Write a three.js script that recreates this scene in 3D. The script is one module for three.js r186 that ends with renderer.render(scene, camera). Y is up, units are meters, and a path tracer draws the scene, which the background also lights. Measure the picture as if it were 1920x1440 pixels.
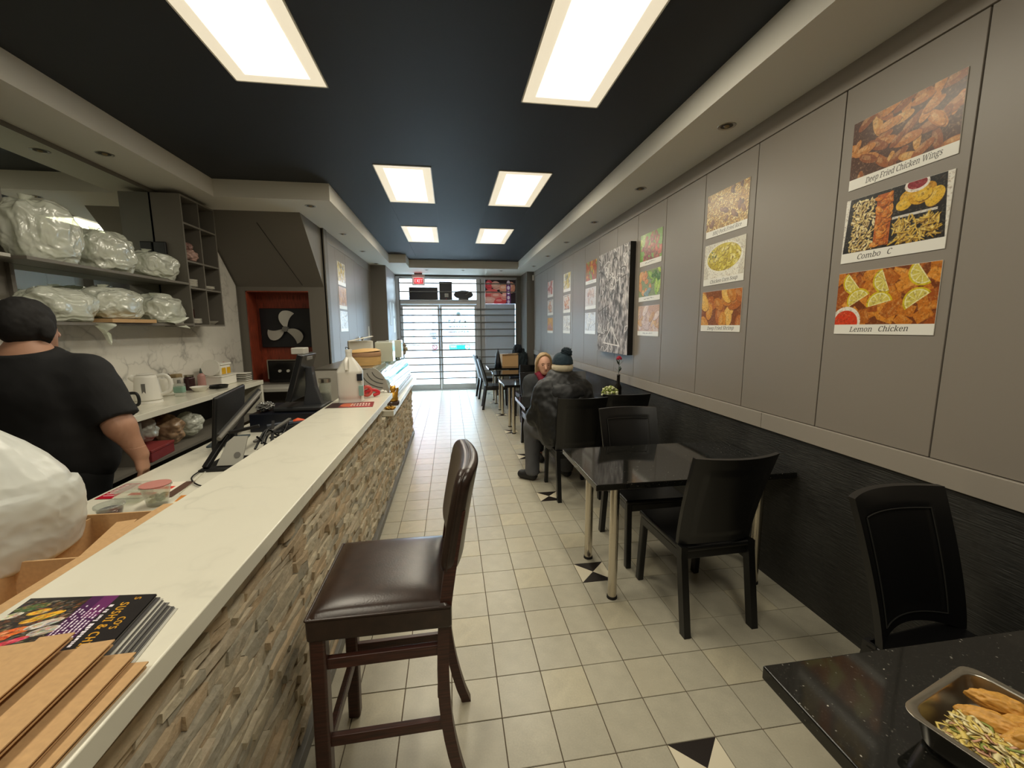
import * as THREE from 'three';
import { mergeGeometries, mergeVertices, toCreasedNormals } from 'three/addons/utils/BufferGeometryUtils.js';
import { RoundedBoxGeometry } from 'three/addons/geometries/RoundedBoxGeometry.js';
import { ImprovedNoise } from 'three/addons/math/ImprovedNoise.js';
import { RectAreaLightUniformsLib } from 'three/addons/lights/RectAreaLightUniformsLib.js';

// ------------------------------------------------------------------ camera, sky, lights, exposure
const scene = new THREE.Scene();
const camera = new THREE.PerspectiveCamera(2 * Math.atan(720 / 769.75) * 180 / Math.PI, 1920 / 1440, 0.02, 200);
camera.position.set(0, 1.563, 0);
camera.rotation.set(-0.1394, -0.1474, -0.0054, 'YXZ');
scene.add(camera);
const renderer = new THREE.WebGLRenderer({ antialias: true });
renderer.toneMapping = THREE.LinearToneMapping;
renderer.toneMappingExposure = 1.08;
renderer.shadowMap.enabled = true;
RectAreaLightUniformsLib.init();
scene.background = new THREE.Color(0.58, 0.80, 1.0);     // bright overcast sky seen through the shop door
scene.backgroundIntensity = 18.0;
const LAMP_COLOR = new THREE.Color(1.0, 0.92, 0.74);
const LAMP_POWER = 16.0;

// ------------------------------------------------------------------ helpers
function mulberry(a) { return () => { a |= 0; a = a + 0x6D2B79F5 | 0; let t = Math.imul(a ^ a >>> 15, 1 | a); t = t + Math.imul(t ^ t >>> 7, 61 | t) ^ t; return ((t ^ t >>> 14) >>> 0) / 4294967296; }; }
const rnd = mulberry(77);
const rr = (a, b) => a + (b - a) * rnd();
const V = (x, y, z) => new THREE.Vector3(x, y, z);
const noise = new ImprovedNoise();
const fbm = (x, y, z, o = 4) => { let s = 0, a = 0.5, f = 1; for (let i = 0; i < o; i++) { s += a * noise.noise(x * f, y * f, z * f); a *= 0.5; f *= 2; } return s; };
const used = {};
function numbered(n) { const k = used[n] = (used[n] ?? -1) + 1; return k ? `${n}_${String(k).padStart(3, '0')}` : n; }
function plain(g) { const h = g.index ? g.toNonIndexed() : g; for (const k of Object.keys(h.attributes)) if (!['position', 'normal', 'uv'].includes(k)) h.deleteAttribute(k); if (!h.attributes.normal) h.computeVertexNormals(); if (!h.attributes.uv) h.setAttribute('uv', new THREE.BufferAttribute(new Float32Array(h.attributes.position.count * 2), 2)); h.clearGroups(); return h; }
function merge(list) { return list.length === 1 ? plain(list[0]) : mergeGeometries(list.map(plain)); }
function metreUV(g) {      // uv in metres by the way each face points
  const h = plain(g), p = h.attributes.position, uv = h.attributes.uv;
  const a = V(), b = V(), c = V();
  for (let i = 0; i < p.count; i += 3) {
    a.fromBufferAttribute(p, i); b.fromBufferAttribute(p, i + 1); c.fromBufferAttribute(p, i + 2);
    const n = b.clone().sub(a).cross(c.clone().sub(a)); const x = Math.abs(n.x), y = Math.abs(n.y), z = Math.abs(n.z);
    [a, b, c].forEach((q, k) => { if (x >= y && x >= z) uv.setXY(i + k, q.z, q.y); else if (y >= z) uv.setXY(i + k, q.x, q.z); else uv.setXY(i + k, q.x, q.y); });
  }
  return h;
}
function mesh(name, geo, mat, parent) {
  let g = Array.isArray(geo) ? merge(geo) : geo;
  if (mat.userData.metres) g = metreUV(g);
  const m = new THREE.Mesh(g, mat); m.name = parent ? name : numbered(name); m.castShadow = m.receiveShadow = true;
  (parent ?? scene).add(m); return m;
}
function tag(o, label, category, group) { o.userData.label = label; o.userData.category = category; if (group) o.userData.group = group; return o; }
function thing(name, label, category, pos = [0, 0, 0], turn = 0, group) {
  const o = new THREE.Group(); o.name = numbered(name); scene.add(o); o.position.set(...pos); o.rotation.y = turn; return tag(o, label, category, group);
}
function dup(o, pos, turn, label, group) { const c = o.clone(); c.userData = { ...o.userData }; c.name = numbered(o.name.replace(/_\d{3}$/, '')); scene.add(c); c.position.set(...pos); c.rotation.y = turn; if (label) c.userData.label = label; if (group) c.userData.group = group; return c; }
function struct(name, geo, mat, label) { const m = mesh(name, geo, mat); m.name = name; m.userData.kind = 'structure'; if (label) m.userData.label = label; m.userData.category = name.split('_')[0]; return m; }
const B = (x0, x1, y0, y1, z0, z1) => new THREE.BoxGeometry(Math.abs(x1 - x0), Math.abs(y1 - y0), Math.abs(z1 - z0)).translate((x0 + x1) / 2, (y0 + y1) / 2, (z0 + z1) / 2);
const RB = (x0, x1, y0, y1, z0, z1, r = 0.004, s = 2) => new RoundedBoxGeometry(Math.abs(x1 - x0), Math.abs(y1 - y0), Math.abs(z1 - z0), s, r).translate((x0 + x1) / 2, (y0 + y1) / 2, (z0 + z1) / 2);
const cyl = (r0, r1, h, n = 24) => new THREE.CylinderGeometry(r0, r1, h, n);
function rod(a, b, r0, r1 = r0, n = 12) { const d = b.clone().sub(a), g = new THREE.CylinderGeometry(r1, r0, d.length(), n); g.translate(0, d.length() / 2, 0); g.applyQuaternion(new THREE.Quaternion().setFromUnitVectors(V(0, 1, 0), d.normalize())); return g.translate(a.x, a.y, a.z); }
function beam(a, b, w, h, up = V(0, 1, 0)) { const d = b.clone().sub(a), L = d.length(); const z = d.normalize(), x = up.clone().cross(z).normalize(), y = z.clone().cross(x); const m = new THREE.Matrix4().makeBasis(x, y, z); return new RoundedBoxGeometry(w, h, L, 2, Math.min(w, h) * 0.18).applyMatrix4(m).translate((a.x + b.x) / 2, (a.y + b.y) / 2, (a.z + b.z) / 2); }
function tube(pts, r, n = 24, k = 8) { return new THREE.TubeGeometry(new THREE.CatmullRomCurve3(pts), n, r, k); }
function lathe(pts, n = 28) { return new THREE.LatheGeometry(pts.map(([x, y]) => new THREE.Vector2(x, y)), n); }
function prism(shape, depth, bevel = 0) { return new THREE.ExtrudeGeometry(shape, { depth, bevelEnabled: bevel > 0, bevelSize: bevel, bevelThickness: bevel, bevelSegments: 2, curveSegments: 16 }); }
function poly(pts) { const s = new THREE.Shape(); pts.forEach(([x, y], i) => i ? s.lineTo(x, y) : s.moveTo(x, y)); s.closePath(); return s; }
function grid(nu, nv, f) {       // open surface from f(u, v) with u, v in 0..1
  const pos = [], uv = [], idx = [];
  for (let j = 0; j <= nv; j++) for (let i = 0; i <= nu; i++) { const p = f(i / nu, j / nv); pos.push(p.x, p.y, p.z); uv.push(i / nu, j / nv); }
  for (let j = 0; j < nv; j++) for (let i = 0; i < nu; i++) { const a = j * (nu + 1) + i, b = a + 1, c = a + nu + 1, d = c + 1; idx.push(a, b, d, a, d, c); }
  const g = new THREE.BufferGeometry(); g.setAttribute('position', new THREE.Float32BufferAttribute(pos, 3)); g.setAttribute('uv', new THREE.Float32BufferAttribute(uv, 2)); g.setIndex(idx); g.computeVertexNormals(); return g;
}
function slab(nu, nv, f, n) {    // closed sheet: front f(u, v), back pushed along n(u, v)
  const F = (u, v) => f(u, v), K = (u, v) => f(u, v).add(n(u, v));
  const g1 = grid(nu, nv, F), g2 = grid(nu, nv, (u, v) => K(1 - u, v));
  const s1 = grid(nv, 1, (t, s) => F(0, t).lerp(K(0, t), s)), s2 = grid(nv, 1, (t, s) => K(1, t).lerp(F(1, t), s));
  const s3 = grid(nu, 1, (t, s) => K(t, 0).lerp(F(t, 0), s)), s4 = grid(nu, 1, (t, s) => F(t, 1).lerp(K(t, 1), s));
  return merge([g1, g2, s1, s2, s3, s4]);
}
function lump(r, seed, amp, freq, sy = 1, detail = 4) {
  const g = mergeVertices(new THREE.IcosahedronGeometry(1, detail * 6).deleteAttribute('uv').deleteAttribute('normal'), 1e-5), p = g.attributes.position, q = V();
  for (let i = 0; i < p.count; i++) { q.fromBufferAttribute(p, i); const k = 1 + amp * fbm(q.x * freq + seed, q.y * freq, q.z * freq, 3); p.setXYZ(i, q.x * r * k, q.y * r * k * sy, q.z * r * k); }
  g.computeVertexNormals(); return g;
}

// ------------------------------------------------------------------ textures and materials
function dataTex(n, m, f, srgb = true) {
  const d = new Uint8Array(n * m * 4);
  for (let j = 0; j < m; j++) for (let i = 0; i < n; i++) { const c = f(i / n, j / m, i, j), k = (j * n + i) * 4; d[k] = c[0]; d[k + 1] = c[1]; d[k + 2] = c[2]; d[k + 3] = 255; }
  const t = new THREE.DataTexture(d, n, m, THREE.RGBAFormat); t.wrapS = t.wrapT = THREE.RepeatWrapping; t.magFilter = THREE.LinearFilter; t.minFilter = THREE.LinearMipmapLinearFilter; t.generateMipmaps = true; if (srgb) t.colorSpace = THREE.SRGBColorSpace; t.needsUpdate = true; return t;
}
const cl = (x) => Math.max(0, Math.min(255, x));
// periodic noise on the unit square
const pn = (u, v, f, s = 0, o = 4) => { let t = 0, a = 0.5, k = f; for (let i = 0; i < o; i++) { const x = u * k, y = v * k, w = (p, q) => noise.noise(p + s, q + s * 1.7, s); const fx = u, fy = v; t += a * (w(x, y) * (1 - fx) * (1 - fy) + w(x - k, y) * fx * (1 - fy) + w(x, y - k) * (1 - fx) * fy + w(x - k, y - k) * fx * fy); a *= 0.5; k *= 2; } return t; };
function canvasTex(w, h, draw) { const c = document.createElement('canvas'); c.width = w; c.height = h; const x = c.getContext('2d'); draw(x, w, h); const t = new THREE.CanvasTexture(c); t.colorSpace = THREE.SRGBColorSpace; t.anisotropy = 8; return t; }
function tint(hex, amp, f, s) { const c = new THREE.Color(hex).convertLinearToSRGB(), r = c.r * 255, g = c.g * 255, b = c.b * 255; return (u, v) => { const k = 1 + amp * pn(u, v, f, s); return [cl(r * k), cl(g * k), cl(b * k)]; }; }
function mat(color, roughness = 0.6, extra = {}) { const { metres, ...rest } = extra; const m = (rest.clearcoat || rest.transmission || rest.sheen || rest.specularIntensity !== undefined) ? new THREE.MeshPhysicalMaterial({ color, roughness, ...rest }) : new THREE.MeshStandardMaterial({ color, roughness, ...rest }); if (metres) m.userData.metres = metres; return m; }
function rep(t, per) { t.repeat.set(1 / per, 1 / per); return t; }

const grainTex = rep(dataTex(256, 256, (u, v) => { const k = 128 + 90 * pn(u, v, 24, 3, 3); return [k, k, k]; }, false), 0.5);
const plasterTex = rep(dataTex(256, 256, (u, v) => { const k = 128 + 70 * pn(u, v, 40, 9, 3); return [k, k, k]; }, false), 0.6);
const M = {};
M.panel = mat('#8b8379', 0.42, { bumpMap: plasterTex, bumpScale: 0.0004, metres: 1 });
M.rail = mat('#9a9287', 0.42, { bumpMap: plasterTex, bumpScale: 0.0004, metres: 1 });
M.gap = mat('#2c2926', 0.9);
M.darkwall = mat('#6f6a61', 0.5, { bumpMap: plasterTex, bumpScale: 0.0004, metres: 1 });
M.soffit = mat('#d9d5ca', 0.75, { bumpMap: plasterTex, bumpScale: 0.0005, metres: 1 });
M.ceiling = mat('#1b1f25', 0.62, { bumpMap: grainTex, bumpScale: 0.0004, metres: 1 });
M.grout = mat('#5a4d40', 0.95);
const tileTex = (hex, s) => rep(dataTex(256, 256, (u, v, i, j) => { const b = tint(hex, 0.10, 6, s)(u, v); const k = 1 + 0.09 * pn(u, v, 60, s + 2, 2); return b.map((x) => cl(x * k)); }), 0.4);
M.tiles = ['#bdb6a1', '#b9b3a0', '#c0b8a0', '#b6b09d'].map((h, i) => mat(h, 0.32, { metres: 1, map: tileTex(h, i * 7 + 1), color: '#ffffff', bumpMap: grainTex, bumpScale: 0.0002 }));
M.tileBlack = mat('#2a2421', 0.35); M.tileCream = mat('#e6dcc2', 0.35);
M.wains = mat('#ffffff', 0.5, { metres: 1, map: rep(dataTex(512, 512, (u, v) => { const s = pn(u * 1, v * 1, 4, 5, 3), k = 44 + 26 * pn(u, v * 1, 3, 2, 2) + 34 * noise.noise(u * 10, v * 160, 4) * (0.6 + s) + 10 * noise.noise(u * 50, v * 260, 8); return [cl(k), cl(k * 0.99), cl(k * 0.94)]; }), 0.8), bumpMap: rep(dataTex(512, 512, (u, v) => { const k = 128 + 90 * noise.noise(u * 10, v * 160, 4) + 30 * noise.noise(u * 40, v * 260, 8); return [cl(k), cl(k), cl(k)]; }, false), 0.8), bumpScale: 0.003 });
M.quartz = mat('#ffffff', 0.22, { metres: 1, map: rep(dataTex(512, 512, (u, v) => { const a = pn(u, v, 3, 11, 5), vein = Math.exp(-Math.abs(pn(u, v, 4, 31, 5)) * 60) * Math.max(0, pn(u, v, 3, 55, 2) + 0.15); const k = 1 + 0.03 * a - 0.22 * vein; return [cl(229 * k), cl(225 * k), cl(208 * k)]; }), 1.3) });
M.marble = mat('#ffffff', 0.18, { metres: 1, map: rep(dataTex(1024, 1024, (u, v) => { const w1 = pn(u, v, 3, 71, 4), w2 = pn(u, v, 3, 91, 4); const d1 = Math.abs(pn(u + 0.0, v, 2, 13, 5) + 0.18 * w1), d2 = Math.abs(pn(u, v, 3, 47, 5) - 0.1 * w2); let k = 1 - 0.42 * Math.exp(-d1 * 60) * Math.max(0, Math.min(1, 0.2 + 2.6 * w2)) - 0.16 * Math.exp(-d2 * 110) * Math.max(0, Math.min(1, 0.4 + 3 * w1)) - 0.05 * Math.max(0, w1); return [cl(226 * k), cl(222 * k), cl(212 * k)]; }), 1.25) });
{ const R = mulberry(5), t = canvasTex(1024, 1024, (x) => { x.fillStyle = '#141412'; x.fillRect(0, 0, 1024, 1024); for (let k = 0; k < 26000; k++) { const g = 22 + R() * 34; x.fillStyle = `rgba(${g},${g * 0.95},${g * 0.85},0.7)`; x.fillRect(R() * 1024, R() * 1024, 1 + R() * 3, 1 + R() * 2); } for (let k = 0; k < 900; k++) { const g = 90 + R() * 130; x.fillStyle = `rgba(${g},${g * 0.97},${g * 0.9},${0.4 + R() * 0.6})`; x.beginPath(); x.ellipse(R() * 1024, R() * 1024, 0.8 + R() * 2.2, 0.6 + R() * 1.2, R() * 3, 0, 7); x.fill(); } }); t.wrapS = t.wrapT = THREE.RepeatWrapping; M.granite = mat('#ffffff', 0.07, { metres: 1, specularIntensity: 1, map: rep(t, 1.1) }); }
M.graniteEdge = mat('#15140f', 0.25);
M.chair = mat('#0e0e0f', 0.34); M.chairPad = mat('#121212', 0.5);
M.chrome = mat('#cfc8ba', 0.22, { metalness: 1 });
M.steel = mat('#b9b4a8', 0.3, { metalness: 1 });
M.alu = mat('#b8b9ba', 0.4, { metalness: 0.55 });
M.black = mat('#0b0b0c', 0.5); M.blackGloss = mat('#0a0a0c', 0.16); M.rubber = mat('#161413', 0.8); M.navy = mat('#10131d', 0.35); M.grey = mat('#6d6b66', 0.5); M.lightgrey = mat('#b9b6ac', 0.5); M.white = mat('#e9e6dc', 0.4); M.whiteMatt = mat('#e6e2d6', 0.75);
M.leather = mat('#ffffff', 0.3, { metres: 1, map: rep(dataTex(512, 512, (u, v) => { const k = 1 + 0.55 * pn(u, v, 10, 6, 4); return [cl(52 * k), cl(38 * k), cl(31 * k)]; }), 0.4), bumpMap: rep(dataTex(256, 256, (u, v) => { const k = 128 + 80 * pn(u, v, 34, 16, 3); return [k, k, k]; }, false), 0.2), bumpScale: 0.0006 });
M.leatherSide = M.leather;
M.wood = mat('#ffffff', 0.38, { metres: 1, map: rep(dataTex(256, 256, (u, v) => { const k = 1 + 0.4 * noise.noise(u * 6, v * 90, 2); return [cl(66 * k), cl(36 * k), cl(28 * k)]; }), 0.5) });
M.card = mat('#ffffff', 0.9, { metres: 1, map: rep(dataTex(256, 256, (u, v) => { const k = 1 + 0.12 * pn(u, v, 30, 8, 3); return [cl(196 * k), cl(158 * k), cl(112 * k)]; }), 0.3) });
M.glass = mat('#ffffff', 0.02, { transmission: 1, thickness: 0, ior: 1.45 });
M.clear = mat('#f4f6f2', 0.08, { transmission: 0.85, thickness: 0, ior: 1.4 });
M.film = mat('#eef1e4', 0.22, { transmission: 0.36, thickness: 0, ior: 1.5, clearcoat: 1, clearcoatRoughness: 0.1 });
M.mirror = mat('#dfe5df', 0.015, { metalness: 1 });
M.redwood = mat('#ffffff', 0.5, { metres: 1, map: rep(dataTex(256, 256, (u, v) => { const k = 1 + 0.35 * noise.noise(u * 80, v * 6, 2); return [cl(140 * k), cl(62 * k), cl(40 * k)]; }), 0.6) });
M.skin = mat('#a67c64', 0.55); M.skinPale = mat('#d6a48a', 0.55);
M.red = mat('#c3202b', 0.4); M.orange = mat('#e2562a', 0.5); M.gold = mat('#c99a3f', 0.3, { metalness: 0.7 });
M.bamboo = mat('#ffffff', 0.6, { metres: 1, map: rep(dataTex(256, 256, (u, v) => { const k = 1 + 0.16 * noise.noise(u * 3, v * 60, 2); return [cl(208 * k), cl(168 * k), cl(108 * k)]; }), 0.25) });

// ------------------------------------------------------------------ the shell
const S = 2.798, T = 2.958, XR = 1.932, ZF = -10.3, ZB = 2.1;
// floor with its tiles
const floor = struct('floor', B(-2.75, 2.05, -0.12, -0.004, ZF - 0.1, ZB), M.grout, 'square beige ceramic floor tiles with dark joints');
{
  const w = 0.2, j = 0.0017, h = 0.006, bev = 0.0012, xs = 0.767, zs = -1.243;
  const tg = (ww, dd) => { const a = ww / 2 - j, b = dd / 2 - j, g = new THREE.BufferGeometry(), P = []; const lo = [[-a, -b], [a, -b], [a, b], [-a, b]], hi = lo.map(([x, z]) => [x - Math.sign(x) * bev, z - Math.sign(z) * bev]); const y0 = -h, y1 = -bev, y2 = 0; const q = (p1, p2, p3, p4) => P.push(...p1, ...p2, ...p3, ...p1, ...p3, ...p4); q([hi[0][0], y2, hi[0][1]], [hi[3][0], y2, hi[3][1]], [hi[2][0], y2, hi[2][1]], [hi[1][0], y2, hi[1][1]]); for (let k = 0; k < 4; k++) { const m = (k + 1) % 4; q([lo[k][0], y1, lo[k][1]], [hi[k][0], y2, hi[k][1]], [hi[m][0], y2, hi[m][1]], [lo[m][0], y1, lo[m][1]]); q([lo[k][0], y0, lo[k][1]], [lo[k][0], y1, lo[k][1]], [lo[m][0], y1, lo[m][1]], [lo[m][0], y0, lo[m][1]]); } g.setAttribute('position', new THREE.Float32BufferAttribute(P, 3)); g.computeVertexNormals(); return g; };
  const lastW = XR - (xs + 5 * w) + 0.01;
  const full = [0, 1, 2, 3].map((k) => metreUV(tg(w, w))), cut = metreUV(tg(lastW, w));
  full.forEach((g, k) => { const uv = g.attributes.uv; for (let i = 0; i < uv.count; i++) uv.setXY(i, uv.getX(i) + k * 0.11, uv.getY(i) + k * 0.07); });
  const rest = [];
  const tri = (a, b, c) => { const s = new THREE.Shape(); s.moveTo(a[0], -a[1]); s.lineTo(b[0], -b[1]); s.lineTo(c[0], -c[1]); s.closePath(); return prism(s, h).rotateX(-Math.PI / 2).translate(0, -h, 0); };
  const e = 0.0982, gp = 0.0006;
  const inl = [[tri([-e + gp, -e], [0, -gp], [e - gp, -e]), M.tileBlack], [tri([-e + gp, e], [e - gp, e], [0, gp]), M.tileBlack], [tri([-e, -e + gp], [-e, e - gp], [-gp, 0]), M.tileCream], [tri([e, -e + gp], [gp, 0], [e, e - gp]), M.tileCream]];
  for (let r = -8; r < 46; r++) for (let c = -9; c <= 5; c++) {
    const edge = c === 5, x = xs + (c + 0.5) * w + (edge ? (lastW - w) / 2 : 0), z = zs - (r - 0.5) * w;
    if (z < ZF - 0.02 || z > ZB) continue;
    if (c === 0 && r % 6 === 0 && r >= 0) { const g = new THREE.Group(); g.name = 'inlay_tile'; g.position.set(x, 0, z); floor.add(g); inl.forEach(([q, m]) => mesh('tile_piece', q, m, g)); continue; }
    if (r >= 0 && r < 22 && c >= -7) { const t = new THREE.Mesh(edge ? cut : full[(r * 5 + c * 3 + 60) % 4], M.tiles[(r * 7 + c * 11 + 90 + ((r * c) & 1)) % 4]); t.name = 'tile'; t.position.set(x, rr(-0.0004, 0.0004), z); t.receiveShadow = true; floor.add(t); }
    else rest.push((edge ? cut : full[(r * 5 + c * 3 + 60) & 3]).clone().translate(x, 0, z));
  }
  const rm = new THREE.Mesh(merge(rest), M.tiles[0]); rm.name = 'distant_tiles'; rm.userData.kind = 'stuff'; rm.receiveShadow = true; floor.add(rm);
}
// ceiling and its white dropped border
struct('ceiling', B(-2.75, 2.05, T, T + 0.12, ZF - 0.1, ZB), M.ceiling, 'near-black flat ceiling with recessed light panels');
struct('trim_1', B(1.498, 2.05, S, T, ZF - 0.1, ZB), M.soffit, 'white dropped soffit along the poster wall');
struct('trim_2', B(-2.75, -2.185, S, T, -4.47, ZB), M.soffit, 'white dropped soffit above the mirror and shelves');
struct('trim_3', B(-2.75, -1.14, S, T, -8.46, -4.47), M.soffit, 'white dropped soffit over the display case');
struct('trim_4', B(-2.75, -0.82, S, T, -9.11, -8.46), M.soffit, 'short stepped white soffit before the door');
struct('trim_5', B(-2.75, 1.498, S, T, ZF - 0.1, -9.11), M.soffit, 'white dropped soffit above the entrance');
// faint ceiling grid lines
{ const g = []; for (const x of [-0.645, -0.12, 0.462, 0.972]) g.push(B(x - 0.006, x + 0.006, T - 0.002, T + 0.01, -9.0, -5.0)); const b = mesh('trim_6', g, mat('#1d2127', 0.6)); b.userData.kind = 'structure'; b.userData.label = 'thin dark ceiling grid strips between light panels'; b.userData.category = 'trim'; }
// right wall: panels between rails over a dark dado
const wallR = struct('wall_right', B(XR + 0.012, 2.05, 0, S, ZF - 0.1, ZB), M.gap, 'taupe panelled wall above a dark dado');
{
  const js = [ZB, 1.53, 0.95, 0.37, -0.21, -0.785, -1.359, -1.90, -2.476, -3.014, -3.584, -4.146, -4.68, -5.255, -5.83, -6.41, -7.0, -7.58, -8.15, -8.715, -9.28, -9.85, ZF];
  for (let i = 0; i + 1 < js.length; i++) { mesh('panel', RB(XR, XR + 0.014, 1.022, 2.682, js[i] - 0.003, js[i + 1] + 0.003, 0.002, 1), M.panel, wallR); }
  mesh('top_rail', RB(XR - 0.008, XR + 0.02, 2.684, S, ZF, ZB, 0.002, 1), M.panel, wallR);
  for (const [a, b] of [[ZB, -2.268], [-2.271, -5.9], [-5.903, ZF]]) mesh('dado_rail', RB(XR - 0.012, XR + 0.02, 0.921, 1.019, b, a, 0.003, 2), M.rail, wallR);
  for (const [a, b] of [[ZB, -0.5], [-0.5, -2.94], [-2.94, -5.38], [-5.38, -7.82], [-7.82, ZF]]) mesh('dado_panel', B(XR + 0.001, XR + 0.02, 0, 0.921, b + 0.0008, a - 0.0008), M.wains, wallR);
}
const pillarR = struct('wall_pillar_right', B(1.76, XR + 0.02, 0, S, ZF, -9.47), M.darkwall, 'grey pillar beside the shuttered window');
// left walls
struct('wall_left', B(-2.75, -2.61, 0, S, -5.8, ZB), M.darkwall, 'grey wall behind the mirror and shelves');
{ // wall with the nook opening under the stairs
  const x0 = -2.75, x1 = -1.56, ox0 = -2.512, ox1 = -1.776, oy0 = 0.86, oy1 = 2.02, z0 = -5.80, z1 = -5.66;
  struct('wall_nook', [B(x0, ox0, 0, S, z0, z1), B(ox1, x1, 0, S, z0, z1), B(ox0, ox1, oy1, S, z0, z1), B(ox0, ox1, 0, oy0, z0, z1), B(-1.72, -1.577, 0, S, -5.98, -5.80)], M.darkwall, 'grey wall around the red-brown nook');
  struct('wall_nook_inside', [B(ox0 - 0.03, ox0, oy0 - 0.03, oy1 + 0.03, -5.93, -5.80), B(ox1, ox1 + 0.03, oy0 - 0.03, oy1 + 0.03, -5.93, -5.80), B(ox0, ox1, oy1, oy1 + 0.03, -5.93, -5.80), B(ox0, ox1, oy0 - 0.03, oy0, -5.93, -5.80), B(ox0 - 0.03, ox1 + 0.03, oy0 - 0.03, oy1 + 0.03, -5.96, -5.93)], M.redwood, 'red-brown wooden lining of the nook');
  struct('trim_7', [B(ox0, ox0 + 0.012, oy0, oy1, -5.80, -5.655), B(ox0, ox1, oy1 - 0.012, oy1, -5.80, -5.655)], M.redwood, 'red-brown wooden jamb of the nook opening');
  // sloping bulkhead under the stairs
  const s = poly([[4.95, S], [5.68, S], [5.68, 2.05]]);
  const g = prism(s, 1.03).rotateY(Math.PI / 2); // x->-z
  g.translate(-2.612, 0, 0);
  struct('trim_8', g, M.darkwall, 'sloping grey underside of the stairs above the nook');
  struct('trim_9', B(-1.575, -1.545, 0, S, -5.80, -5.66), M.darkwall, 'narrow grey corner post beside the bulkhead');
  struct('trim_10', beam(V(-2.06, 2.70, -5.042), V(-1.83, 2.09, -5.64), 0.006, 0.006), M.gap, 'thin joint line on the sloping bulkhead');
}
const wallL2 = struct('wall_left_far', B(-1.72, -1.577, 0, S, -8.9, -5.98), M.gap, 'grey panelled wall with a flush door behind the display case');
{
  const js = [-5.80, -6.22, -6.79, -7.36, -7.93, -8.5, -8.82];
  for (let i = 0; i + 1 < js.length; i++) mesh('panel', RB(-1.58, -1.565, 0.02, 2.66, js[i] - 0.002, js[i + 1] + 0.002, 0.002, 1), M.panel, wallL2);
  mesh('top_rail', RB(-1.58, -1.555, 2.66, S, -8.82, -5.80, 0.002, 1), M.panel, wallL2);
}
struct('wall_pillar_left', B(-2.75, -1.262, 0, S, ZF, -8.82), M.darkwall, 'grey pillar between the panelled wall and the entrance');
{ const w = struct('wall_left_entrance', B(-1.27, -1.2605, 0, S, ZF, -8.84), M.panel, 'narrow panelled wall beside the entrance'); }
struct('wall_back', B(-2.75, 2.05, -0.1, T, ZB, ZB + 0.12), M.darkwall, 'grey back wall');

// ------------------------------------------------------------------ the entrance
struct('wall_front', [B(-2.75, -1.26, -0.1, S + 0.16, ZF - 0.14, ZF), B(1.66, 2.05, -0.1, S + 0.16, ZF - 0.14, ZF), B(-1.26, 1.66, 2.757, S + 0.16, ZF - 0.14, ZF), B(0.845, 1.66, 0, 0.42, ZF - 0.14, ZF)], M.darkwall, 'grey front wall around the shop entrance');
const fr = (x0, x1, y0, y1, d = 0.05) => RB(x0, x1, y0, y1, ZF - 0.02 - d / 2, ZF - 0.02 + d / 2, 0.004, 1);
{
  const w1 = struct('window_1', [fr(-1.26, -1.165, 0, 2.757, 0.1), fr(-1.165, 0.655, 2.70, 2.757, 0.1), fr(-1.165, 0.655, 2.105, 2.205, 0.1), fr(0.655, 0.845, 0, 2.757, 0.1)], M.alu, 'aluminium entrance frame with a glazed transom');
  mesh('pane', B(-1.165, 0.655, 2.205, 2.70, ZF - 0.024, ZF - 0.02), M.glass, w1);
  mesh('transom_ledge', RB(-1.165, 0.655, 2.190, 2.207, ZF - 0.02, ZF + 0.12, 0.003, 1), M.alu, w1);
  const leaf = (n, x0, x1, label) => {
    const d = struct(n, [fr(x0, x0 + 0.05, 0.012, 2.10), fr(x1 - 0.05, x1, 0.012, 2.10), fr(x0 + 0.05, x1 - 0.05, 2.04, 2.10), fr(x0 + 0.05, x1 - 0.05, 0.012, 0.15), fr(x0 + 0.05, x1 - 0.05, 1.15, 1.185, 0.035)], M.alu, label);
    mesh('pane', B(x0 + 0.05, x1 - 0.05, 0.15, 1.15, ZF - 0.022, ZF - 0.018), M.glass, d); mesh('pane', B(x0 + 0.05, x1 - 0.05, 1.185, 2.04, ZF - 0.022, ZF - 0.018), M.glass, d);
    mesh('push_bar', [rod(V(x0 + 0.05, 1.12, ZF + 0.06), V(x1 - 0.05, 1.12, ZF + 0.06), 0.009), rod(V(x0 + 0.06, 1.12, ZF), V(x0 + 0.06, 1.12, ZF + 0.06), 0.008), rod(V(x1 - 0.06, 1.12, ZF), V(x1 - 0.06, 1.12, ZF + 0.06), 0.008)], M.steel, d);
    return d;
  };
  leaf('door_1', -1.163, -0.243, 'glazed aluminium door leaf with grey notices');
  leaf('door_2', -0.240, 0.653, 'glazed aluminium door leaf with a turquoise sticker');
  struct('trim_11', RB(-1.26, 0.845, 0, 0.014, ZF - 0.08, ZF + 0.08, 0.003, 1), M.alu, 'flat aluminium door threshold');
  const w2 = struct('window_2', [fr(0.845, 0.87, 0.42, 2.757), fr(1.635, 1.66, 0.42, 2.757), fr(0.87, 1.635, 2.70, 2.757), fr(0.87, 1.635, 0.42, 0.45)], M.alu, 'display window covered inside with grey film');
  mesh('pane', B(0.87, 1.635, 0.45, 2.70, ZF - 0.022, ZF - 0.018), M.glass, w2);
  mesh('window_film', B(0.872, 1.615, 0.46, 2.118, ZF - 0.016, ZF - 0.013), mat('#b9babb', 0.8, { transmission: 0.18, thickness: 0 }), w2);
}
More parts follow.
